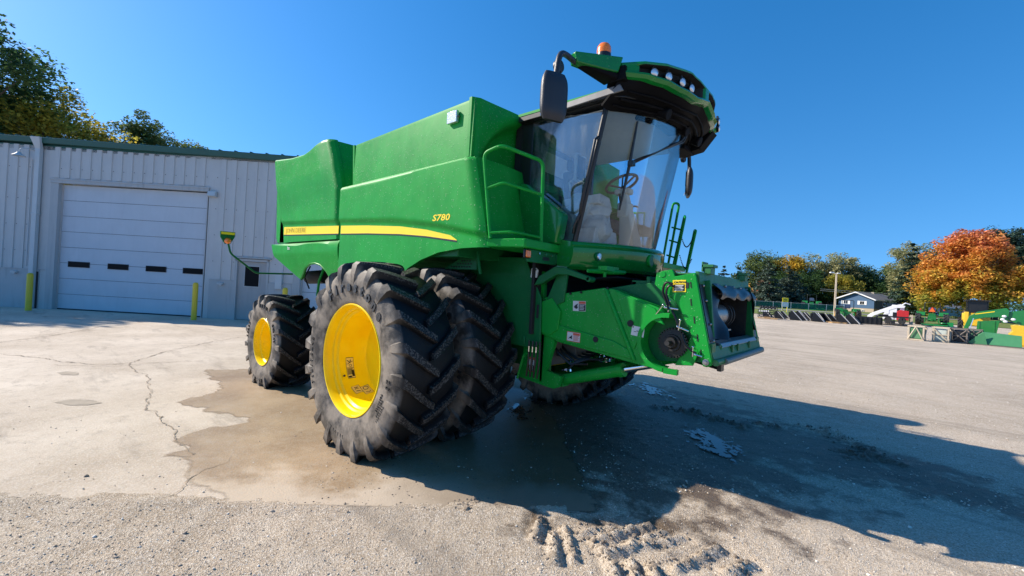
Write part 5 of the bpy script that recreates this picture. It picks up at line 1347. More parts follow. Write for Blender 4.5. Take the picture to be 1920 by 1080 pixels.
d = MB(); d.b2(-10.66, -10.57, -.04, .12, 0, 2.36); d.b2(-9.44, -9.36, -.04, .12, 0, 2.36); d.b2(-10.66, -9.36, -.04, .12, 2.27, 2.36); d.b2(-10.74, -9.28, -.09, -.03, 2.38, 2.42); d.build('frame', 'plinth', dm, .004, 0)
d = MB(); d.m = 0; d.b2(-10.33, -9.71, .025, .039, 1.28, 2.12); d.m = 1; d.b2(-10.29, -9.75, .02, .024, 1.32, 2.08); d.build('window', ['plinth', 'window_black'], dm, 0, 0)
d = MB(); d.cyl((-9.54, .0, 1.02), (-9.54, .04, 1.02), .03, .03, 10); d.b2(-9.66, -9.53, -.02, -.005, 1.01, 1.03); d.build('handle', 'steel', dm, 0, 0)
d = MB(); d.lathe([(.0, .02), (.05, .02), (.07, -.03), (.19, -.12), (.195, -.14), (.15, -.13), (0, -.06)], (-18.74, -.42, 5.85), 'Z', 20); d.tube(soft([(-18.72, -.42, 5.88), (-18.70, -.42, 6.0), (-18.62, -.2, 6.08), (-18.6, .0, 6.05)], .08), .02, 8); d.tube([(-18.62, -.06, 5.7), (-18.62, -.06, 1.6)], .018, 6)
d.build('barn_lamp', 'gutterlight', B, 0, 40)
d = MB(); d.hexa([(-11.80, -.18, 4.68), (-11.50, -.18, 4.68), (-11.50, -.035, 4.64), (-11.80, -.035, 4.64), (-11.80, -.13, 4.86), (-11.50, -.13, 4.86), (-11.50, -.035, 4.88), (-11.80, -.035, 4.88)]); d.build('wall_lamp', 'gutterlight', B, .01, 0)
for x in (-19.02, -11.12):
    d = MB(); d.cyl((x, -.03, 1.36), (x, -.14, 1.34), .055, .06, 12); d.b2(x-.14, x+.08, -.12, -.03, 1.33, 1.40); d.build('vent', 'gutterlight', pl_, .005, 0)
d = MB(); d.b2(-9.05, -8.80, -.12, -.03, 1.28, 1.85); d.build('meter_box', 'gutterlight', B, .01, 0)
M['boll'] = simple('bollard_yellow', (.72, .52, .03), .5, 0, .15, 5)
def bollard(r, lab):
    b = MB(); b.lathe([(.088, 0), (.088, 1.30), (.07, 1.35), (.04, 1.37), (0, 1.375)], n=20, axis='Z'); o = b.build('bollard', 'boll', None, 0, 40); o.location = yard(r, 15.6, .0)
    tag(o, lab, 'bollard', 'yellow bollards guarding the workshop doors')
bollard(-17.50, 'yellow steel bollard beside the dark dirt streak and the downspout'); bollard(-11.48, 'yellow steel bollard between the big roll-up door and the grey service door'); bollard(-8.22, 'yellow bollard mostly hidden behind the rear tyre of the harvester')

# ================================================================ TREES
def leaf_mat(name, cols, sc_=.5, trans=.35, ztop=None):
    m, nt, out = newmat(name); co = coords(nt); gi = nt.nodes.new('ShaderNodeNewGeometry')
    n = noisen(nt, co, sc_, 3, .6)
    a = ramp(nt, cols, n.outputs[0]).outputs[0]
    if ztop:
        sx = nt.nodes.new('ShaderNodeSeparateXYZ'); nt.links.new(co, sx.inputs[0])
        f = mathn(nt, 'ADD', mathn(nt, 'MULTIPLY', sx.outputs[2], 1/ztop[0]), mathn(nt, 'MULTIPLY', mathn(nt, 'SUBTRACT', n.outputs[0], .5), 1.5))
        a = ramp(nt, ztop[1], f).outputs[0]
    k = ramp(nt, [(0, .62), (1, 1.3)], gi.outputs['Random Per Island'])
    c = mixc(nt, a, k.outputs[0], 1.0, 'MULTIPLY')
    df = nt.nodes.new('ShaderNodeBsdfPrincipled'); df.inputs['Roughness'].default_value = .6; df.inputs['Specular IOR Level'].default_value = .3; nt.links.new(c, df.inputs['Base Color'])
    tr = nt.nodes.new('ShaderNodeBsdfTranslucent'); nt.links.new(c, tr.inputs[0]); mx = nt.nodes.new('ShaderNodeMixShader'); mx.inputs[0].default_value = trans
    nt.links.new(df.outputs[0], mx.inputs[1]); nt.links.new(tr.outputs[0], mx.inputs[2]); nt.links.new(mx.outputs[0], out.inputs[0]); return m
M['leaf_dark'] = leaf_mat('leaves_dark_green', [(.35, (.038, .085, .028)), (.65, (.10, .18, .055))], trans=.45)
M['leaf_gold'] = leaf_mat('leaves_turning', [(.35, (0.15, 0.17, 0.035)), (.52, (0.42, 0.38, 0.06)), (.7, (0.66, 0.48, 0.07))], trans=.5)
M['leaf_yellow'] = leaf_mat('leaves_yellow', [(.35, (0.280, 0.228, 0.035)), (.65, (0.735, 0.473, 0.052))])
M['leaf_green'] = leaf_mat('leaves_green', [(.35, (0.079, 0.131, 0.038)), (.65, (0.193, 0.245, 0.079))])
M['leaf_pale'] = leaf_mat('leaves_pale_green', [(.35, (0.210, 0.245, 0.105)), (.65, (0.490, 0.455, 0.228))])
M['leaf_red'] = leaf_mat('leaves_rust', [(.35, (0.350, 0.105, 0.052)), (.65, (0.525, 0.210, 0.105))])
M['leaf_orange'] = leaf_mat('leaves_orange_small', [(.35, (0.750, 0.350, 0.052)), (.65, (0.750, 0.455, 0.088))])
M['needle'] = leaf_mat('needles_blue_green', [(.35, (0.048, 0.076, 0.051)), (.65, (0.111, 0.153, 0.111))], .8, .15)
M['needle_dark'] = leaf_mat('needles_dark', [(.35, (0.025, 0.051, 0.034)), (.65, (0.060, 0.102, 0.068))], .8, .15)
M['leaf_maple'] = leaf_mat('maple_leaves', [(.4, (.4, .15, .02)), (.6, (.5, .2, .03))], .55, .35, (16.0, [(.0, (.20, .24, .04)), (.22, (.46, .38, .05)), (.42, (.72, .38, .06)), (.74, (.72, .29, .08)), (1.0, (.66, .23, .12))]))
M['bark'] = simple('bark', (.075, .06, .048), .9, 0, .4, 6, .6)
def leaves(vs, fs, c, rad, n, size, rnd, flatn=.75, drift=(0, 0, 0)):
    for _ in range(n):
        while True:
            d = (rnd.uniform(-1, 1), rnd.uniform(-1, 1), rnd.uniform(-1, 1)); q = d[0]**2+d[1]**2+d[2]**2
            if q < 1: break
        p = V((c[0]+d[0]*rad, c[1]+d[1]*rad, c[2]+d[2]*rad*flatn))
        a = V((rnd.gauss(0, 1), rnd.gauss(0, 1), rnd.gauss(0, .5))).normalized(); b = a.cross(V((rnd.gauss(0, .6), rnd.gauss(0, .6), 1))).normalized()
        s = size*(.6+.8*rnd.random()); o = len(vs)
        vs += [tuple(p-a*s), tuple(p-b*s*.6), tuple(p+a*s), tuple(p+b*s*.6)]; fs.append((o, o+1, o+2, o+3))
def tree(r, t, top, rx, label, mat, n=8000, size=.16, zc=None, rz=None, clumps=70, cr=.9, kind='broad', seed=1, base=None, group=None, lean=0, ry=None, bottom=.0, name='broadleaf_tree', extra=None):
    rnd = random.Random(seed); z0 = gz(t) if base is None else base
    root = empty(name, yard(r, t, z0), 0, None, label, 'tree', group)
    H = top-z0; zc = H*.62 if zc is None else zc-z0; rz = H-zc if rz is None else rz; ry = rx if ry is None else ry
    cs = []
    ph = rnd.random()*10
    clumps = int(clumps*1.75); cr *= 1.18; n = int(n*1.25)
    for i in range(clumps):
        th = rnd.random()*2*PI; cp_ = rnd.uniform(-.85, 1); sp_ = math.sqrt(max(0, 1-cp_*cp_)); rr = rnd.uniform(.16, 1)**.5
        wob = 1+.22*noise.noise(V((math.cos(th)*1.7+ph, math.sin(th)*1.7, cp_*2)))
        if kind == 'dome' and cp_ > 0: sp_ *= (1-.24*cp_)
        x, y = rx*rr*sp_*math.cos(th)*wob, rx*rr*sp_*math.sin(th)*wob; z = zc+rz*rr*cp_*wob*(.95 if cp_ > 0 else .8)
        cs.append(V((x-cr*.3*(x/rx), y-cr*.3*(y/rx), min(H-cr*.5, z))))
    if extra: cs += [V(e) for e in extra]
    vs = []; fs = []
    for c in cs:
        k = int(n/len(cs)*(.6+.8*rnd.random())); leaves(vs, fs, c, cr*(.7+.6*rnd.random()), k, size, rnd)
    mb = MB(); mb.v = vs; mb.f = fs; mb.mi = [0]*len(fs); mb.build('crown', mat, root, 0, 0, recalc=False)
    tk_ = MB(); hh = zc*.9; tk_.tube([(0, 0, -.3), (.05*rx*.3, 0, hh*.5), (0, .05, hh)], [.045*rx+.1, .035*rx+.07, .02*rx+.04], 10)
    for c in cs[::max(1, len(cs)//16)]:
        st = V((0, 0, hh*rnd.uniform(.45, 1))); mid = st.lerp(c, .5)+V((0, 0, .15*rx*.3)); tk_.tube([st, mid, c], [.018*rx+.04, .010*rx+.025, .012], 6)
    tk_.build('trunk', 'bark', root, 0, 50, recalc=False)
    return root
def conifer(r, t, top, rx, label, mat='needle', seed=1, levels=16, size=.22, group=None, base=None, n=34):
    rnd = random.Random(seed); z0 = gz(t) if base is None else base; root = empty('spruce_tree', yard(r, t, z0), 0, None, label, 'tree', group)
    H = top-z0; vs = []; fs = []
    for L in range(levels):
        f = L/(levels-1); z = H*(.06+.90*f); R_ = rx*(1-f)**.8+.15; nb_ = max(5, int(13*(1-f)+4))
        for b in range(nb_):
            a = rnd.random()*2*PI; rr = R_*(.72+.4*rnd.random()); zz = z+rnd.uniform(-.2, .2)
            for k in range(3):
                q = (k+1)/3.2; leaves(vs, fs, (math.cos(a)*rr*q, math.sin(a)*rr*q, zz-.16*rr*q*q+.08*rr*q), .22*rr*.8+.18, int(n*(.5+.5*q)/3*(.6+R_/rx)), size, rnd, .35)
    mb = MB(); mb.v = vs; mb.f = fs; mb.mi = [0]*len(fs); mb.build('crown', mat, root, 0, 0, recalc=False)
    tk_ = MB(); tk_.tube([(0, 0, -.3), (0, 0, H*.5), (0, 0, H*.97)], [.03*rx+.12, .02*rx+.06, .02], 8); tk_.build('trunk', 'bark', root, 0, 50, recalc=False)
    return root
GL = 'trees behind the workshop'
tree(-45.6, 34, 22.6, 6.6, 'tall dark green tree at the left edge rising highest over the workshop roof', 'leaf_dark', 34000, .16, 14.5, 8.0, 105, 1.25, seed=5, base=0, group=GL, extra=[(7.6, 3.5, 16.4), (8.6, 3.8, 15.6), (7.8, 3, 15.0), (6.5, 3, 17.6), (8.0, 4.5, 16.2), (9.4, 4.2, 15.4)])
tree(-41.4, 38, 16.9, 6.2, 'yellowing bushy tree over the workshop roof beside the tall dark tree', 'leaf_gold', 22000, .15, 11.5, 5.2, 80, 1.05, seed=8, base=0, group=GL)
tree(-38.4, 44, 18.4, 3.1, 'narrow green tree over the roof right of the yellowing tree', 'leaf_green', 13000, .14, 12.5, 5, 60, .85, seed=11, base=0, group=GL)
tree(-37.6, 50, 17.9, 2.7, 'small green treetop just showing over the roof nearest the harvester', 'leaf_green', 9000, .14, 13.5, 3.4, 45, .8, seed=13, base=0, group=GL)
tree(-40.0, 47, 15.0, 3.0, 'dark low treetop between the yellowing and the narrow green tree', 'leaf_dark', 8000, .15, 11, 4, 40, .9, seed=15, base=0, group=GL)
tree(-35.8, 17.8, 16.0, 4.0, 'tall tree past the left end of the workshop whose shade falls on the concrete', 'leaf_dark', 14000, .17, 12.0, 4.5, 46, 1.2, seed=17, base=0, group=GL)
GR = 'trees beyond the yard'
tree(40.2, 112, 11.4, 2.8, 'small yellowing tree seen just behind the foot of the ladder rails', 'leaf_yellow', 4000, .2, 7.0, 4.2, 30, .9, seed=71, group=GR)
tree(45.5, 114, 9.8, 3.4, 'low green tree behind the top of the feeder frame', 'leaf_green', 4000, .2, 5.5, 4.2, 34, 1.0, seed=72, group=GR)
tree(74.0, 70, 16.8, 7.1, 'big round orange maple turning red at its top', 'leaf_maple', 40000, .20, 7.6, 8.6, 130, 1.25, seed=21, kind='dome', group=None, name='maple_tree')
tree(98, 88, 20.5, 8, 'large dark evergreen crown behind the right side of the orange maple', 'needle_dark', 16000, .28, 11.5, 9, 110, 1.5, seed=22, group=GR)
tree(90, 92, 15.5, 6.5, 'dark evergreen directly behind the middle of the orange maple', 'needle_dark', 9000, .28, 8.5, 7, 70, 1.5, seed=23, group=GR)
tree(97.0, 86, 20.0, 6.0, 'tall dark evergreen at the right edge of the photo behind the maple', 'needle_dark', 12000, .26, 12, 8.5, 90, 1.4, seed=60, group=GR)
tree(104, 80, 13.5, 6, 'low dark tree at the right edge beside the maple', 'leaf_dark', 9000, .24, 7, 5.5, 60, 1.3, seed=24, group=GR)
conifer(79.7, 86, 15.8, 3.6, 'dark ragged pine standing just left of the orange maple', 'needle_dark', 25, 15, .26, GR)
tree(83.6, 90, 17.3, 4.6, 'pale grey green tree between the ragged pine and the maple', 'leaf_pale', 9000, .20, 10, 7, 60, 1.1, seed=26, group=GR)
tree(83.6, 88, 11.5, 3.6, 'mid green rounded tree below the ragged pine', 'leaf_green', 8000, .20, 5.5, 5, 60, 1.1, seed=27, group=GR)
tree(81.0, 86, 6.0, 2.2, 'low brownish bush left of the maple crown', 'leaf_gold', 3500, .18, 3.2, 2.6, 30, .8, seed=28, group=GR)
tree(53.2, 115, 8.6, 3.6, 'low dark tree filling the gap left of the small far conifers', 'leaf_dark', 4500, .24, 4.6, 3.9, 36, 1.1, seed=81, group=GR)
tree(60.0, 116, 9.4, 3.8, 'low dark tree between the far conifers and the tall green tree', 'leaf_dark', 4500, .24, 5.0, 4.2, 36, 1.1, seed=82, group=GR)
tree(49.0, 116, 8.0, 3.8, 'low green tree just above the harvester front frame', 'leaf_green', 4500, .24, 4.4, 3.6, 36, 1.1, seed=83, group=GR)
conifer(54.0, 110, 10.9, 3.0, 'small far dark conifer nearest the harvester front', 'needle_dark', 31, 10, .3, GR, n=22)
conifer(58.6, 112, 10.9, 3.2, 'small far dark conifer second from the harvester front', 'needle_dark', 32, 10, .3, GR, n=22)
conifer(56.2, 114, 10.2, 3.0, 'lower dark conifer between the two small far ones', 'needle_dark', 33, 9, .3, GR, n=20)
conifer(61.2, 116, 11.0, 2.8, 'small far dark conifer touching the tall green tree', 'needle_dark', 34, 10, .3, GR, n=20)
tree(52.0, 108, 6.0, 2.4, 'far pinkish rust tree low at the horizon', 'leaf_red', 2500, .2, 3.4, 2.6, 24, .9, seed=35, group=GR)
tree(57.4, 106, 6.6, 1.9, 'small bright orange tree at the horizon', 'leaf_orange', 2500, .2, 3.8, 2.4, 24, .8, seed=36, group=GR)
tree(57.5, 98, 7.0, 2.2, 'dark red brown tree beside the blue green spruce', 'leaf_red', 2500, .2, 3.8, 3, 24, .8, seed=37, group=GR)
tree(64.0, 112, 15.5, 5.0, 'tall mixed green tree at the left of the tree row', 'leaf_green', 9000, .22, 8.5, 7, 70, 1.2, seed=38, group=GR)
tree(68.5, 115, 16.4, 4.6, 'tall dark green tree behind the yellow one', 'leaf_green', 8000, .22, 9, 7, 60, 1.2, seed=39, group=GR)
conifer(49.8, 84, 10.4, 3.8, 'large blue green spruce left of the yellow sign', 'needle', 40, 17, .20, GR, n=44)
conifer(55.2, 86, 9.6, 3.6, 'large blue green spruce right of the yellow sign', 'needle', 41, 16, .20, GR, n=44)
conifer(59.3, 90, 8.8, 3.4, 'dark spruce left of the lamp pole', 'needle_dark', 42, 14, .22, GR, n=40)
tree(71.4, 112, 15.2, 4.8, 'round yellow tree in the middle of the row', 'leaf_yellow', 9000, .21, 10.0, 4.8, 60, 1.1, seed=43, group=GR)
tree(77.0, 114, 16.5, 5.0, 'tall pale green tree right of the yellow one', 'leaf_pale', 9000, .21, 10, 6, 60, 1.2, seed=44, group=GR)
tree(81.8, 112, 14.6, 4.2, 'pale yellow green tree above the dark house roof', 'leaf_pale', 8000, .21, 9, 5.4, 55, 1.1, seed=45, group=GR)
tree(85.6, 112, 16.0, 5.0, 'pointed pale green tree above the blue house', 'leaf_pale', 9000, .21, 10, 6, 60, 1.2, seed=46, group=GR)
tree(90.6, 112, 15.4, 5.0, 'grey green tree right above the blue house', 'leaf_green', 8000, .22, 8, 6, 60, 1.2, seed=47, group=GR)
tree(102.5, 114, 15.2, 4.8, 'green tree closing the gap between the blue house and the ragged pine', 'leaf_green', 8000, .22, 8, 6.6, 60, 1.2, seed=84, group=GR)
tree(96.4, 112, 14.2, 5.2, 'green tree right of the blue house roof', 'leaf_green', 8000, .22, 7, 6, 60, 1.2, seed=48, group=GR)
tree(79.5, 104, 9.8, 4.6, 'yellow green lower tree behind the lamp pole', 'leaf_gold', 7000, .2, 5.6, 4.5, 50, 1.1, seed=49, group=GR)
tree(73.0, 106, 10.6, 4.8, 'dark lower tree behind the spruces', 'leaf_dark', 7000, .22, 5.5, 5, 50, 1.2, seed=50, group=GR)
tree(88.0, 112, 10.4, 5.6, 'dark tree close behind the blue house', 'leaf_dark', 9000, .22, 5.5, 5, 60, 1.3, seed=51, group=GR)
tree(93.0, 106, 9.6, 5.0, 'dark tree behind the right end of the blue house', 'leaf_dark', 8000, .22, 5, 4.8, 55, 1.3, seed=52, group=GR)
tree(66.5, 104, 9.6, 5.0, 'dark green low tree behind the right blue green spruce', 'leaf_dark', 8000, .22, 5, 4.8, 55, 1.2, seed=53, group=GR)
# distant belt of woodland closing the horizon
vs = []; fs = []; rnd = random.Random(99)
for i in range(520):
    r = rnd.uniform(10, 290); t = rnd.uniform(205, 225); p = yard(r, t); leaves(vs, fs, (p.x, p.y, gz(t)+rnd.uniform(1, 7+3*noise.noise(V((r*.03, 0, 0))))), 3.2, 45, .5, rnd, .6)
mb = MB(); mb.v = vs; mb.f = fs; mb.mi = [0]*len(fs); tag(mb.build('far_woodland', 'leaf_dark', None, 0, 0, recalc=False), kind='stuff')

# ================================================================ THINGS ACROSS THE YARD
M['metal_black'] = simple('black_steel', (.014, .015, .018), .45, .2, .4, 3, .1)
M['metal_edge'] = simple('worn_edge', (.6, .6, .6), .4, .3, .3, 5)
M['wood_pale'] = simple('crate_wood', (.55, .46, .34), .8, 0, .2, 6); M['wood_grey'] = simple('grey_wood', (.17, .145, .125), .85, 0, .3, 6)
M['pallet'] = simple('pallet_wood', (.48, .30, .14), .85, 0, .2, 6)
M['tractor_green'] = simple('tractor_green', (.010, .17, .03), .4, 0, .15, 4, 0, .4); M['tractor_yellow'] = simple('machine_yellow', (.80, .50, .02), .4, 0, .1, 4, 0, .4)
M['bucket_green'] = simple('faded_bucket_green', (.05, .22, .09), .5, 0, .15, 4); M['wrap'] = simple('clear_wrap', (.45, .50, .45), .25, 0, .5, 3, .5)
M['wrap_green'] = simple('wrapped_green_part', (.10, .24, .12), .3, 0, .6, 2.5, .5)
M['white'] = simple('machine_white', (.80, .80, .80), .45, 0, .05, 3); M['red'] = simple('machine_red', (.50, .02, .02), .4, 0, .1, 3)
M['smv'] = simple('reflective_orange', (.95, .16, .02), .5, 0, .05); M['blue_tarp'] = simple('blue_seat', (.06, .09, .16), .5, 0, .1)
def yth(name, r, t, label, cat, rz=0.0, z=None, group=None, sx=1.0):
    e = empty(name, yard(r, t, gz(t) if z is None else z), YAW+rz, None, label, cat, group); e.scale = (sx, 1, 1); return e
# skid-steer buckets
def bucket_proto():
    e = yth('loader_bucket', 30, 46, 'x', 'bucket')
    b = MB(); pr = [(0, .0), (.95, .0), (1.02, .04), (.22, .95), (.04, .95), (-.06, .3)]
    for x0, x1 in ((-.95, -.92), (.92, .95)): b.prism([(y, z) for y, z in pr], 'X', x0, x1)
    b.prism([(0, 0), (.80, .02), (.80, .045), (.04, .03), (.03, .3), (.10, .92), (.04, .95), (-.04, .3)], 'X', -.93, .93)
    b.b2(-.5, .5, -.14, -.03, .25, .85)
    b.build('shell', 'metal_black', e, 0, 0)
    b = MB(); b.prism([(.95, .0), (1.06, .0), (1.06, .03), (.95, .03)], 'X', -.96, .96)
    for x0 in (-.965, .935): b.prism([(1.05, .04), (.26, .97), (.17, .97), (.96, .04)], 'X', x0, x0+.03)
    b.build('cutting_edge', 'metal_edge', e, 0, 0)
    b = MB()
    for k in range(7): b.prism([(1.05, .0), (1.18, .02), (1.05, .05)], 'X', -.90+.29*k, -.84+.29*k)
    b.build('teeth', 'metal_black', e, 0, 0)
    return e
bp_ = bucket_proto()
rows = [(28.9, 49.0, 70, .8, 'small black bucket half hidden behind the stacked forks'), (30.9, 49.2, 95, .8, 'small black bucket in the back row, left of the tractor behind the mesh fence'), (33.1, 48.6, 60, .85, 'small black bucket in the back row, below the tractor behind the fence'), (35.4, 48.0, 110, .85, 'small black bucket in the back of the row just left of the lamp pole'),
        (29.3, 47.5, 75, .85, 'black skid loader bucket next to the stacked forks'), (30.3, 46.6, 95, 1.0, 'black loader bucket with a bright edge, second from the forks'), (31.4, 47.2, 80, 1.0, 'black loader bucket with a bright edge, third from the forks'),
        (32.4, 46.2, 100, 1.0, 'black loader bucket standing upright in front of the fence tractor'), (33.6, 46.8, 20, .95, 'black loader bucket facing the camera with its mouth open'), (34.9, 45.8, 85, 1.0, 'black loader bucket with a white sticker on its side'),
        (36.1, 46.0, 70, 1.05, 'black loader bucket nearest the lamp pole')]
for i, (r, t, a, s, lab) in enumerate(rows):
    o = bp_ if i == 0 else copy_tree(bp_)
    o.location = yard(r, t, gz(t)); o.rotation_euler = (0, 0, YAW+math.radians(a*.5+192)); o.scale = (s*.62, s, s); tag(o, lab, 'bucket', 'black loader buckets lined up across the yard')
e = yth('box_scraper', 37.9, 45.6, 'long low black scraper blade beside the white loader', 'attachment', -.68)
b = MB(); b.b2(-1.1, 1.2, 0, .06, .05, .85); b.b2(-1.1, -1.05, -.6, .05, .05, .7); b.b2(1.15, 1.2, -.6, .05, .05, .7)
for k in range(6): b.b2(-.9+.38*k, -.84+.38*k, -.10, 0, .1, .8)
b.build('frame', 'metal_black', e, .01, 0)
e = yth('rock_grapple', 41.6, 47.0, 'black grapple attachment lying in front of the white loader', 'attachment', -.7, sx=1.15)
b = MB()
b.tube([(-1.3, 0, .1), (-1.2, -.2, .7), (-.8, -.1, 1.05), (-.2, 0, 1.05)], .09, 8)
for x in (-1.0, -.4, .2, .8, 1.3): b.prism([(-.5, .0), (.5, .02), (.55, .5), (.2, .95), (-.1, .95), (.1, .6), (-.1, .2)], 'X', x, x+.05)
b.b2(-1.1, 1.4, -.1, .1, .85, 1.0); b.b2(-1.1, 1.4, -.5, -.4, 0, .12); b.b2(.0, .3, -.6, -.4, .2, .55); b.build('frame', 'metal_black', e, .01, 0)
e = yth('pallet_forks', 27.5, 46.0, 'stack of black fork frames with pale tips on a wooden pallet', 'attachment', -.52, sx=.82)
b = MB()
for k in range(4):
    b.b2(-1.15, 1.15, -.4+.1*k, .5-.05*k, .18+.22*k, .26+.22*k)
    for x in range(7): b.b2(-1.1+.34*x, -1.02+.34*x, -.5, .5, .14+.22*k, .20+.22*k)
for x in (-.9, 1.05): b.tube([(x, .2, .2), (x, .2, 1.4), (x-.1, .2, 1.45)], .04, 6)
for x in range(9): b.ball((-.8+.2*x, .1, 1.15+.08*(x % 2)), .13, 8, 5)
b.b2(-.9, 1.1, .15, .25, 1.3, 1.36); b.build('fork_frame', 'metal_black', e, 0, 0)
b = MB()
for x in range(6): b.b2(-1.0+.2*x, -.9+.2*x, -.55, -.45, .72, .90)
b.build('fork_tip', 'white', e, 0, 0); b = MB(); b.b2(-1.1, 1.1, -.6, .6, .0, .04); b.b2(-1.1, 1.1, -.6, -.5, .04, .12); b.b2(-.4, .3, -.62, -.5, .12, .2); b.build('pallet', 'pallet', e, 0, 0)
e = yth('wooden_pallet', 34.2, 45.1, 'orange tinted wooden pallet lying in front of the black buckets', 'pallet')
b = MB()
for k in range(6): b.b2(-.8, .8, -.5+.18*k, -.4+.18*k, .10, .13)
for x in (-.75, 0, .7): b.b2(x, x+.08, -.5, .5, 0, .10)
b.build('slats', 'pallet', e, 0, 0)
# compact tractors seen from behind
def wheel_small(parent, x, y, R_, w, yellow='tractor_yellow'):
    b = MB(); b.lathe([(R_*.55, -w/2), (R_*.9, -w/2), (R_*.96, -w*.35), (R_*.96, w*.35), (R_*.9, w/2), (R_*.55, w/2)], (x, y, R_), 'X', 26)
    for sg in (-1, 1):
        for i in range(14):
            a = 2*PI*i/14+(0.22 if sg > 0 else 0); q = []
            for f in (0, 1):
                aa = a+f*.35; h = sg*w*(.02+.46*f)
                for da in (-.05, .05):
                    for rr in (.95*R_, 1.03*R_): q.append((x+h, y+rr*math.cos(aa+da), R_+rr*math.sin(aa+da)))
            b.add(q, [(0, 1, 3, 2), (4, 6, 7, 5), (0, 4, 5, 1), (1, 5, 7, 3), (3, 7, 6, 2)])
    o = b.build('wheel', 'tyre_plain', parent, 0, 30); b = MB(); b.lathe([(R_*.56, -w*.4), (R_*.5, -w*.2), (.08, -w*.15), (0, -w*.15)], (x, y, R_), 'X', 20); b.lathe([(R_*.56, w*.4), (R_*.5, w*.2), (.08, w*.15), (0, w*.15)], (x, y, R_), 'X', 20); b.build('rim', yellow, o, 0, 30)
def tractor(r, t, label, rz, rops=True, smv=True, deck=True, s=1.0):
    e = yth('compact_tractor', r, t, label, 'tractor', rz); e.scale = (s, s, s)
    for sx in (-1, 1): wheel_small(e, sx*1.12, 0, .72, .48); wheel_small(e, sx*.8, 2.0, .42, .28)
    b = MB(); b.b2(-.35, .35, -.3, 1.0, .45, 1.05); b.b2(-.30, .30, 1.0, 2.5, .7, 1.35); b.prism([(-.5, 1.1), (-.2, 1.5), (.5, 1.5), (.7, 1.1)], 'X', -1.3, -.55); b.prism([(-.5, 1.1), (-.2, 1.5), (.5, 1.5), (.7, 1.1)], 'X', .55, 1.3)
    b.b2(-.6, -.5, -.9, -.3, .3, .9); b.b2(.5, .6, -.9, -.3, .3, .9); b.tube([(-.5, -.8, .5), (0, -.9, .75), (.5, -.8, .5)], .05, 6); b.cyl((0, -.6, .6), (0, -.3, .6), .12, .12, 10); b.b2(-.85, .85, -.05, .15, .62, .76)
    b.build('body', 'tractor_green', e, .02, 30)
    b = MB(); b.b2(-.3, .3, 0, .45, 1.5, 1.62); b.b2(-.3, .3, -.1, .02, 1.55, 2.0); b.tube([(0, .8, 1.5), (0, .7, 1.8)], .03, 6); b.build('seat', 'blue_tarp', e, .05, 30)
    if rops:
        b = MB(); b.tube(soft([(-.62, -.15, 1.0), (-.62, -.15, 2.55), (.62, -.15, 2.55), (.62, -.15, 1.0)], .15), .04, 6); b.build('roll_bar', 'black', e, 0, 50)
    if smv:
        b = MB(); b.m = 0; b.prism([(-.24, 1.55), (.24, 1.55), (0, 2.0)], 'Y', -.17, -.19); b.m = 1; b.prism([(-.30, 1.52), (.30, 1.52), (.03, 2.07), (-.03, 2.07)], 'Y', -.15, -.168); b.build('warning_triangle', ['smv', 'red'], e, 0, 0)
        b = MB(); b.ball((-.95, -.2, 1.75), .08, 8, 6); b.ball((.95, -.2, 1.75), .08, 8, 6); b.build('tail_light', 'red_lens', e, split=True)
    if deck:
        b = MB(); b.prism([(-1.9, .05), (-.5, .05), (-.5, .22), (-1.7, .16)], 'X', -.85, 1.3); b.prism([(-1.2, .05), (-.5, .1), (-.6, .5)], 'X', 1.2, 1.7); b.cyl((.9, -1.0, .3), (.9, -1.0, .42), .3, .25, 14); b.build('mower_deck', 'tractor_green', e, .02, 30)
    return e
tractor(49.5, 50.5, 'green compact tractor seen from behind with an orange warning triangle, under the maple', -.78, s=1.05)
tractor(40.7, 52.0, 'green compact tractor beside the lamp pole', -.45, True, False, False, .92)
tractor(55.2, 79, 'green tractor with a tall roll bar behind the green mesh fence', -.6, True, False, True, 1.12)
# white and red loader
e = yth('skid_loader', 44.2, 49.5, 'white and red loader with its boom reaching towards the blue house', 'loader', -.72, sx=.80)
b = MB(); b.prism([(.25, .45), (1.5, .5), (1.5, 1.55), (.6, 1.65), (.25, 1.5)], 'Y', -.85, .85); b.build('body', 'red', e, .04, 0)
b = MB(); b.prism([(-1.3, .5), (.24, .5), (.24, 1.75), (.1, 2.2), (-.3, 2.2), (-.7, 1.5), (-1.2, 1.1)], 'Y', -.78, .78); b.build('front_body', 'white', e, .04, 0)
b = MB(); b.b2(-.2, 1.2, -.83, -.8, .75, 1.35); b.b2(1.3, 1.33, -.6, .6, .8, 1.4); b.build('grille', 'black', e, 0, 0)
b = MB()
for sg in (-1, 1): b.prism([(-3.0, .75), (-2.9, .45), (-2.6, .55), (-2.2, .85), (-1.2, 1.30), (-.9, 1.10), (-.6, 1.15), (-.6, 1.55), (.2, 1.85), (1.0, 1.9), (1.1, 2.1), (.6, 2.3), (-.4, 2.05), (-1.5, 1.58), (-2.6, 1.10)], 'Y', sg*.72-.09, sg*.72+.09)
b.tube([(.2, -.7, 1.9), (1.1, -.7, 2.45), (1.6, -.6, 2.3)], .07, 8); b.b2(.55, 1.0, -.65, .65, 1.6, 1.9); b.build('boom', 'white', e, .03, 0)
b = MB(); b.b2(-.9, .35, -.60, .60, 1.5, 2.35); b.build('cab_window', 'window_dark', e, .03, 0)
for x in (-.7, .8):
    b = MB(); b.cyl((x, -.95, .42), (x, -.65, .42), .42, .42, 18); b.cyl((x, .65, .42), (x, .95, .42), .42, .42, 18); b.build('wheel', 'tyre_plain', e, .04, 30, split=True)
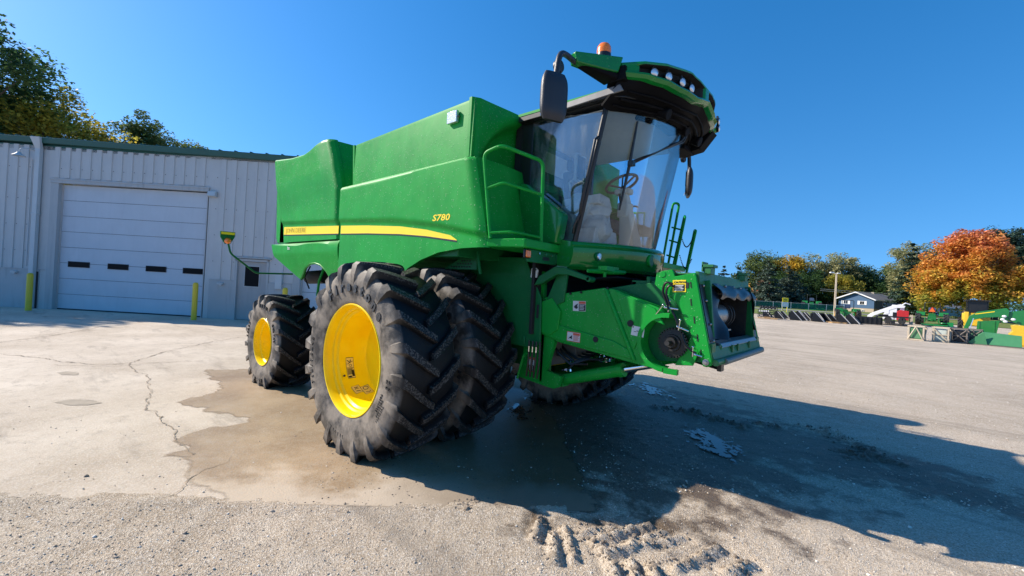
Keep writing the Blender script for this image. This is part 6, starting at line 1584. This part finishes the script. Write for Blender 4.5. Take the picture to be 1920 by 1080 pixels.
# crates with wrapped parts
def crate(r, t, label, rz, w, h, d, wood, fill, diag=1, n=1):
    e = yth('wooden_crate', r, t, label, 'crate', rz); b = MB(); s = .075
    for x in (-w/2, w/2-s):
        for y in (-d/2, d/2-s): b.b2(x, x+s, y, y+s, 0, h)
    for y in (-d/2-.02, d/2-s):
        b.b2(-w/2-.01, w/2+.01, y, y+s*.8, h-s, h+.01); b.b2(-w/2-.01, w/2+.01, y, y+s*.8, .02, s+.02); b.b2(-w/2-.01, w/2+.01, y+.005, y+s*.7, h*.47, h*.47+s*.7) if diag == 2 else None
    for x in (-w/2-.012, w/2-s*.8):
        b.b2(x, x+s*.8, -d/2+s, d/2-s, h-s, h); b.b2(x, x+s*.8, -d/2+s, d/2-s, .02, s)
    y = -d/2-.035
    if diag == 1: b.tube([(-w/2+.05, y, .1), (0, y, h-.06)], .035, 4); b.tube([(0, y, h-.06), (w/2-.06, y, .12)], .035, 4)
    else: b.tube([(-w/2+.06, y, h-.08), (w/2-.06, y, .1)], .035, 4)
    if n == 3: b.tube([(-w/2+.06, y, .1), (w/2-.06, y, h-.1)], .035, 4)
    b.tube([(w/2+.02, -d/2+.08, .1), (w/2+.02, d/2-.08, h-.1)], .035, 4)
    b.build('frame', wood, e, 0, 0)
    b = MB(); b.b2(-w/2+.09, w/2-.09, -d/2+.06, d/2-.09, .08, h-.10)
    o = b.build('wrapped_load', fill, e, .06, 0)
    b = MB(); b.b2(-w/2, w/2, -d/2, d/2, 0.0, .012); b.build('base_board', wood, e, 0, 0)
    return e
crate(26.05, 27.5, 'pale wooden crate with a V brace around a green wrapped part', -.86, .78, .93, 1.0, 'wood_pale', 'wrap_green', 1)
crate(27.42, 27.3, 'pale wooden crate with one diagonal brace and clear wrapping', -.86, .76, .93, 1.0, 'wood_pale', 'wrap', 2)
crate(28.48, 27.2, 'dark crate with crossed braces', -.86, .74, .92, 1.0, 'wood_grey', 'metal_black', 2, 3)  # grey wood, darker than the pale crates
crate(29.55, 27.4, 'dark crate tucked behind the pale green bucket', -.86, .80, .92, 1.0, 'wood_grey', 'wrap_green', 1, 3)
e = yth('loader_bucket', 29.9, 26.0, 'wide faded green loader bucket on a pallet in front of the crates', 'bucket', -.80, sx=.74)
b = MB()
b.hexa([(-2.1, -.45, .06), (.95, -.45, .06), (.95, .55, .06), (-2.1, .55, .06), (-1.15, -.1, .80), (.95, -.1, .72), (.95, .45, .72), (-1.15, .45, .80)]); b.build('shell', 'bucket_green', e, .015, 0)
b = MB(); b.prism([(-2.1, .05), (-.90, .05), (-1.12, .82)], 'Y', -.50, -.46); b.build('side_plate', 'bucket_green', e, .005, 0)
b = MB(); b.b2(-1.9, 1.0, -.6, -.5, 0, .05); b.b2(-1.9, 1.0, -.1, 0, 0, .05); b.b2(-1.9, 1.0, .4, .5, 0, .05); b.build('skid', 'wood_grey', e, 0, 0)
e = yth('loader_bucket', 32.3, 26.6, 'tall bright yellow bucket at the right edge of the yard', 'bucket', -.80, sx=.74)
b = MB(); b.prism([(-1.15, .25), (-.95, .05), (-.3, .02), (1.2, .02), (1.4, 1.2), (-.9, 1.35), (-1.15, 1.30), (-1.05, .95), (-1.25, .75)], 'Y', -.3, .6); b.prism([(-.9, .15), (-.4, .1), (-.3, .8), (-1.0, .7)], 'Y', -.33, -.305); b.build('shell', 'tractor_yellow', e, .02, 0)
b = MB(); b.cyl((-2.0, -.4, .06), (-.9, -.4, .06), .06, .05, 10); b.build('cutting_edge', 'metal_black', e, 0, 0)
# loader tractor, yellow and green
e = yth('loader_tractor', 38.2, 34.5, 'yellow and green tractor with long green loader arms and a black canopy', 'tractor', -.80, .35, sx=.72)
for y in (-.9, .9): wheel_small(e, -2.0, y*.4+.8, .62, .42)
b = MB(); b.b2(-1.9, .3, .0, 1.1, .6, 1.6); b.b2(-1.75, -1.35, -.1, .02, .3, 1.7); b.b2(-1.2, .5, .1, .9, 1.6, 1.85); b.build('body', 'tractor_yellow', e, .04, 0)
b = MB(); b.b2(-1.6, -1.54, .0, .06, 1.6, 2.62); b.b2(.04, .1, .0, .06, 1.6, 2.62); b.b2(-1.6, -1.54, .9, .96, 1.6, 2.62); b.b2(.04, .1, .9, .96, 1.6, 2.62); b.b2(-1.8, .3, -.15, 1.1, 2.62, 2.70); b.b2(-1.5, 0, .06, .9, 1.65, 2.6); b.b2(-1.3, -.4, .2, .8, 1.6, 2.3); b.build('canopy', 'black', e, .01, 0)
b = MB()
for y in (-.55, .35):
    b.prism([(-1.9, -.05), (-1.6, .0), (-1.0, 1.15), (-.3, 1.35), (1.0, 1.62), (1.05, .9), (1.5, 1.0), (1.7, 2.0), (1.45, 2.18), (-.9, 1.80), (-1.25, 1.45)] if False else [(-1.95, -.2), (-1.65, -.25), (-1.05, 1.05), (-.2, 1.30), (.9, 1.42), (1.15, .95), (1.45, .95), (1.62, 1.95), (1.40, 2.15), (-.7, 1.75), (-1.35, 1.35)], 'Y', y, y+.12)
    b.prism([(1.45, 1.25), (2.6, .85), (3.2, .9), (3.4, 2.0), (2.7, 2.05), (1.6, 1.85)], 'Y', y+.13, y+.24)
b.b2(-.9, 1.4, -.4, .35, 1.45, 1.6); b.build('loader_arm', 'tractor_green', e, .02, 0)
b = MB(); b.prism([(-.9, 1.52), (.55, 1.80), (.55, 1.86), (-.9, 1.58)], 'Y', -.565, -.552); b.build('stripe', 'decal_yellow', e, 0, 0)
b = MB(); b.prism([(-.75, .15), (.75, .05), (.95, 1.15), (-.70, 1.0)], 'Y', -.75, -.65); b.b2(-.6, -.5, -.78, -.74, .2, 1.0); b.b2(.55, .62, -.78, -.74, .15, 1.1); b.build('quick_hitch_plate', 'tractor_green', e, .01, 0)
b = MB()
for x, z in ((1.15, 1.25), (1.35, 1.10), (1.9, 1.3), (1.25, 1.5)): b.ball((x, -.62, z), .14, 8, 6, (1.3, .3, .7))
b.build('bolt_cover', 'white', e, 0, 40, split=True)
b = MB(); b.tube([(-1.3, -.7, .1), (-1.0, -.72, 1.2)], .05, 6); b.build('lift_cylinder', 'chrome', e)
for r, t, h, lab in ((46.65, 50, 1.1, 'short wooden post on the lawn between the white loader and the rear-facing tractor'), (58.8, 49.5, 1.1, 'short wooden post behind the yellow bucket')):
    b = MB(); b.b2(-.13, .13, -.13, .13, 0, h); b.b2(-.11, .11, -.11, .11, h, h+.03); o = b.build('wooden_post', 'wood_pale', None, .01, 0); o.location = yard(r, t, gz(t)); tag(o, lab, 'post', 'wooden posts along the lawn')
# lamp pole
e = yth('lamp_pole', 39.4, 52.4, 'tall pale wooden lamp pole by the green tractor', 'lamp post')
b = MB(); b.cyl((0, 0, 0), (0, 0, 5.6), .065, .05, 12); b.cyl((.25, .1, 0), (.18, .1, 5.5), .05, .04, 10); b.build('pole', 'wood_pale', e, 0, 40)
b = MB(); b.tube([(0, 0, 5.45), (-.5, -.1, 5.6)], .035, 6); b.b2(-.8, -.35, -.2, .05, 5.55, 5.68); b.b2(.1, .45, -.15, .1, 5.52, 5.62); b.build('lamp_head', 'white', e, .02, 0)
# signs
e = yth('yard_sign', 38.25, 60, 'yellow board on two tall legs in front of the green mesh fence', 'sign')
b = MB(); b.b2(-.42, .42, -.02, .02, 1.45, 2.0); b.build('board', 'decal_yellow', e, .01, 0); b = MB(); b.b2(-.36, -.28, .02, .06, 0, 1.5); b.b2(.26, .36, .02, .06, -.2, 1.5); b.build('leg', 'decal_yellow', e, 0, 0, split=True)
b = MB(); b.text('SALE', .26, lambda x, y, z: (-.30+x, -.025, 1.63+y), 0, .01, 0, .95); b.build('lettering', 'metal_black', e, 0, 0, recalc=False)
e = yth('sign_board', 37.6, 59, 'blank white board beside the yellow sign', 'sign')
b = MB(); b.b2(-.45, .45, -.02, .02, .8, 1.42); b.build('board', 'white', e, .01, 0); b = MB(); b.b2(-.4, -.35, .02, .06, 0, 1.0); b.b2(.35, .4, .02, .06, 0, 1.0); b.build('leg', 'gutterlight', e, 0, 0, split=True)
# mesh fence
m, nt, out = newmat('green_screen_mesh'); tr = nt.nodes.new('ShaderNodeBsdfTransparent'); df = nt.nodes.new('ShaderNodeBsdfDiffuse'); df.inputs[0].default_value = (.03, .16, .12, 1); mx = nt.nodes.new('ShaderNodeMixShader'); mx.inputs[0].default_value = .6
nt.links.new(tr.outputs[0], mx.inputs[1]); nt.links.new(df.outputs[0], mx.inputs[2]); nt.links.new(mx.outputs[0], out.inputs[0]); M['screen'] = m
e = yth('mesh_fence', 50, 75, 'chain link fence with green screening across the lawn', 'fence')
b = MB(); b.b2(-11, 8.6, 0, .02, .15, 1.08); b.build('screening', 'screen', e, 0, 0)
for k in range(7):
    b = MB(); b.cyl((-10.5+3.1*k, -.04, 0), (-10.5+3.1*k, -.04, 1.2), .045, .045, 8); b.build('post', 'gutterlight', e)
b = MB(); b.tube([(-11, -.03, 1.14), (8.6, -.03, 1.14)], .03, 6); b.build('top_rail', 'gutterlight', e)
# houses
M['blue_siding'] = simple('blue_siding', (.055, .12, .22), .7, 0, .1, 3); M['tan_brick'] = simple('tan_brick', (.46, .38, .28), .85, 0, .15, 4); M['roof_grey'] = simple('roof_shingles', (.13, .135, .15), .9, 0, .25, 5); M['roof_dark'] = simple('dark_shingles', (.045, .05, .06), .9, 0, .2, 5); M['beige_siding'] = simple('beige_siding', (.42, .38, .32), .8, 0, .1, 3)
def house(r, t, label, psi, W, L, zb, zw, zp, wallm, lowm, roofm, wins, trim='white', lowz=1.5, z=None, swin=()):
    e = yth('house', r, t, label, 'house', psi, z)
    b = MB(); b.b2(0, W, 0, L, lowz, zw); b.prism([(0, zw), (W, zw), (W/2, zp)], 'Y', 0, L); b.build('wall', wallm, e, 0, 0)
    b = MB(); b.b2(.03, W-.03, .03, L-.03, -.6, lowz); b.build('lower_wall', lowm, e, 0, 0)
    b = MB(); ov = .5; sl_ = (zp-zw)/(W/2)
    for a, c in (((-ov, zw-ov*sl_), (W/2, zp)), ((W+ov, zw-ov*sl_), (W/2, zp))): b.prism([(a[0], a[1]+.02), (c[0], c[1]+.02), (c[0], c[1]+.20), (a[0], a[1]+.20)], 'Y', -ov, L+ov)
    ro_ = b.build('roof', roofm, e, 0, 0)
    b = MB()
    for a, c in (((-ov, zw-ov*sl_), (W/2, zp)), ((W+ov, zw-ov*sl_), (W/2, zp))): b.prism([(a[0], a[1]-.05), (c[0], c[1]-.02), (c[0], c[1]+.22), (a[0], a[1]+.21)], 'Y', -ov-.06, -ov-.005)
    b.b2(W+ov, W+ov+.06, -ov, L+ov, zw-ov*sl_, zw-ov*sl_+.2); b.build('trim', trim, ro_, 0, 0)
    b = MB(); b.b2(W/2-.35, W/2+.25, L*.62, L*.62+.5, zp-.1, zp+.45); b.build('chimney', 'tan_brick', ro_, 0, 0)
    for x, z_, w, h, sh in wins:
        b = MB(); b.m = 0; b.b2(x, x+w, -.06, -.005, z_, z_+h); b.m = 1; b.b2(x+.08, x+w/2-.03, -.08, -.062, z_+.08, z_+h-.08); b.b2(x+w/2+.03, x+w-.08, -.08, -.062, z_+.08, z_+h-.08)
        if sh: b.m = 0; b.b2(x-.38, x-.02, -.05, -.005, z_-.02, z_+h+.02); b.b2(x+w+.02, x+w+.38, -.05, -.005, z_-.02, z_+h+.02)
        b.build('window', [trim, 'window_dark'], e, 0, 0)
    for y, z_, w, h in swin:
        b = MB(); b.m = 0; b.b2(W+.005, W+.06, y, y+w, z_, z_+h); b.m = 1; b.b2(W+.062, W+.08, y+.1, y+w-.1, z_+.1, z_+h-.1); b.build('window', [trim, 'window_dark'], e, 0, 0)
    return e
house(74.6, 98, 'blue sided split level house with white trim and a grey roof', -math.radians(60), 6.6, 13, .7, 2.95, 4.35, 'blue_siding', 'tan_brick', 'roof_grey', [(.95, 1.75, .9, .8, True), (4.0, 1.75, .9, .8, True), (3.0, .15, .5, .5, False), (3.7, .15, .5, .5, False), (4.4, .15, .5, .5, False)], z=.95, lowz=1.0, swin=[(4.2, 1.5, 1.2, 1.0), (7.6, 1.5, 1.3, 1.0)])
house(76.5, 116, 'low beige house with a dark roof behind the lamp pole', -math.radians(20), 9, 9, .7, 2.2, 3.6, 'beige_siding', 'beige_siding', 'roof_dark', [(2.0, .9, 1.6, 1.0, False), (5.0, .9, 1.6, 1.0, False)], z=1.2, lowz=.8)
house(82.2, 90, 'small garage with a white edged gable right of the blue house', -math.radians(25), 5, 5, .5, 1.9, 3.0, 'beige_siding', 'beige_siding', 'roof_grey', [(2.2, .3, 1.4, 1.0, False)], z=1.0, lowz=.4)
e = yth('camper_trailer', 83.6, 86, 'small white camper trailer parked left of the maple', 'trailer', 0, 1.05)
b = MB(); b.prism([(-1.4, .3), (1.3, .3), (1.45, .9), (1.2, 1.9), (-.9, 2.0), (-1.4, 1.4)], 'Y', -.9, .9); b.build('body', 'white', e, .08, 0); b = MB(); b.b2(-.6, .2, -.93, -.905, 1.1, 1.6); b.build('window', 'window_dark', e, 0, 0); b = MB(); b.cyl((.1, -.95, .25), (.1, -.7, .25), .28, .28, 14); b.build('wheel', 'tyre_plain', e)
house(104, 118, 'long low pale building far behind the maple on the right', -math.radians(80), 6, 26, .5, 2.2, 3.1, 'beige_siding', 'beige_siding', 'roof_grey', [], z=1.2, lowz=.4)
house(38, 118, 'small pale far building seen past the harvester mouth', -math.radians(80), 5, 12, .5, 2.0, 2.8, 'beige_siding', 'beige_siding', 'roof_dark', [], z=1.2, lowz=.4)
e = yth('power_line', 78, 92, 'thin overhead wires strung in front of the blue house', 'power line')
b = MB()
for dz in (0, .35): b.tube([(-12, 0, 4.1+dz), (0, 0, 3.9+dz), (14, 0, 4.2+dz)], .03, 4)
b.build('wire', 'gutterlight', e)

# ================================================================ LIGHT, SKY, CAMERA
S = V((-1.22, -.66, 1.0)).normalized()
EL = math.asin(S.z); AZ = math.atan2(S.x, S.y)
w = bpy.data.worlds.new('World'); sc.world = w; w.use_nodes = True; nt = w.node_tree; nt.nodes.clear()
sky = nt.nodes.new('ShaderNodeTexSky'); sky.sky_type = 'NISHITA'; sky.sun_disc = False; sky.sun_elevation = EL; sky.sun_rotation = AZ; sky.altitude = 200; sky.air_density = 1.0; sky.dust_density = .3; sky.ozone_density = 1.6
bg = nt.nodes.new('ShaderNodeBackground'); bg.inputs[1].default_value = .15 ; wo = nt.nodes.new('ShaderNodeOutputWorld')
hs = nt.nodes.new('ShaderNodeHueSaturation'); hs.inputs['Saturation'].default_value = 1.42; hs.inputs['Hue'].default_value = .501
tcw = nt.nodes.new('ShaderNodeTexCoord'); mpw = nt.nodes.new('ShaderNodeMapping'); mpw.inputs['Scale'].default_value = (1, 1, .75); mpw.inputs['Location'].default_value = (0, 0, .20); nrw = nt.nodes.new('ShaderNodeVectorMath'); nrw.operation = 'NORMALIZE'
nt.links.new(tcw.outputs['Generated'], mpw.inputs[0]); nt.links.new(mpw.outputs[0], nrw.inputs[0]); nt.links.new(nrw.outputs[0], sky.inputs[0])
nt.links.new(sky.outputs[0], hs.inputs['Color']); nt.links.new(hs.outputs[0], bg.inputs[0]); nt.links.new(bg.outputs[0], wo.inputs[0])
ld_ = bpy.data.lights.new('sun', 'SUN'); ld_.energy = 4.9; ld_.angle = math.radians(.53); ld_.color = (1, .90, .77)
lo = bpy.data.objects.new('sun', ld_); COL.objects.link(lo); lo.rotation_euler = S.to_track_quat('Z', 'Y').to_euler(); lo.location = (-20, -9, 16)
cd = bpy.data.cameras.new('camera'); co_c = bpy.data.objects.new('camera', cd); COL.objects.link(co_c)
cr = V((0.74932612, 0.6597126, 0.05735552)); cdv = V((-0.66086319, 0.75050495, 0.00147282)); cu_ = V((-0.04207396, -0.03900777, 0.99835273))
mt = Matrix(((cr.x, cu_.x, -cdv.x, CAM.x), (cr.y, cu_.y, -cdv.y, CAM.y), (cr.z, cu_.z, -cdv.z, CAM.z), (0, 0, 0, 1)))
co_c.matrix_world = mt; cd.sensor_width = 36; cd.lens = 805.08/1920*36; cd.clip_start = .05; cd.clip_end = 3000
sc.camera = co_c
sc.view_settings.view_transform = 'Standard'; sc.view_settings.look = 'None'; sc.view_settings.gamma = 1; sc.view_settings.exposure = 0.53
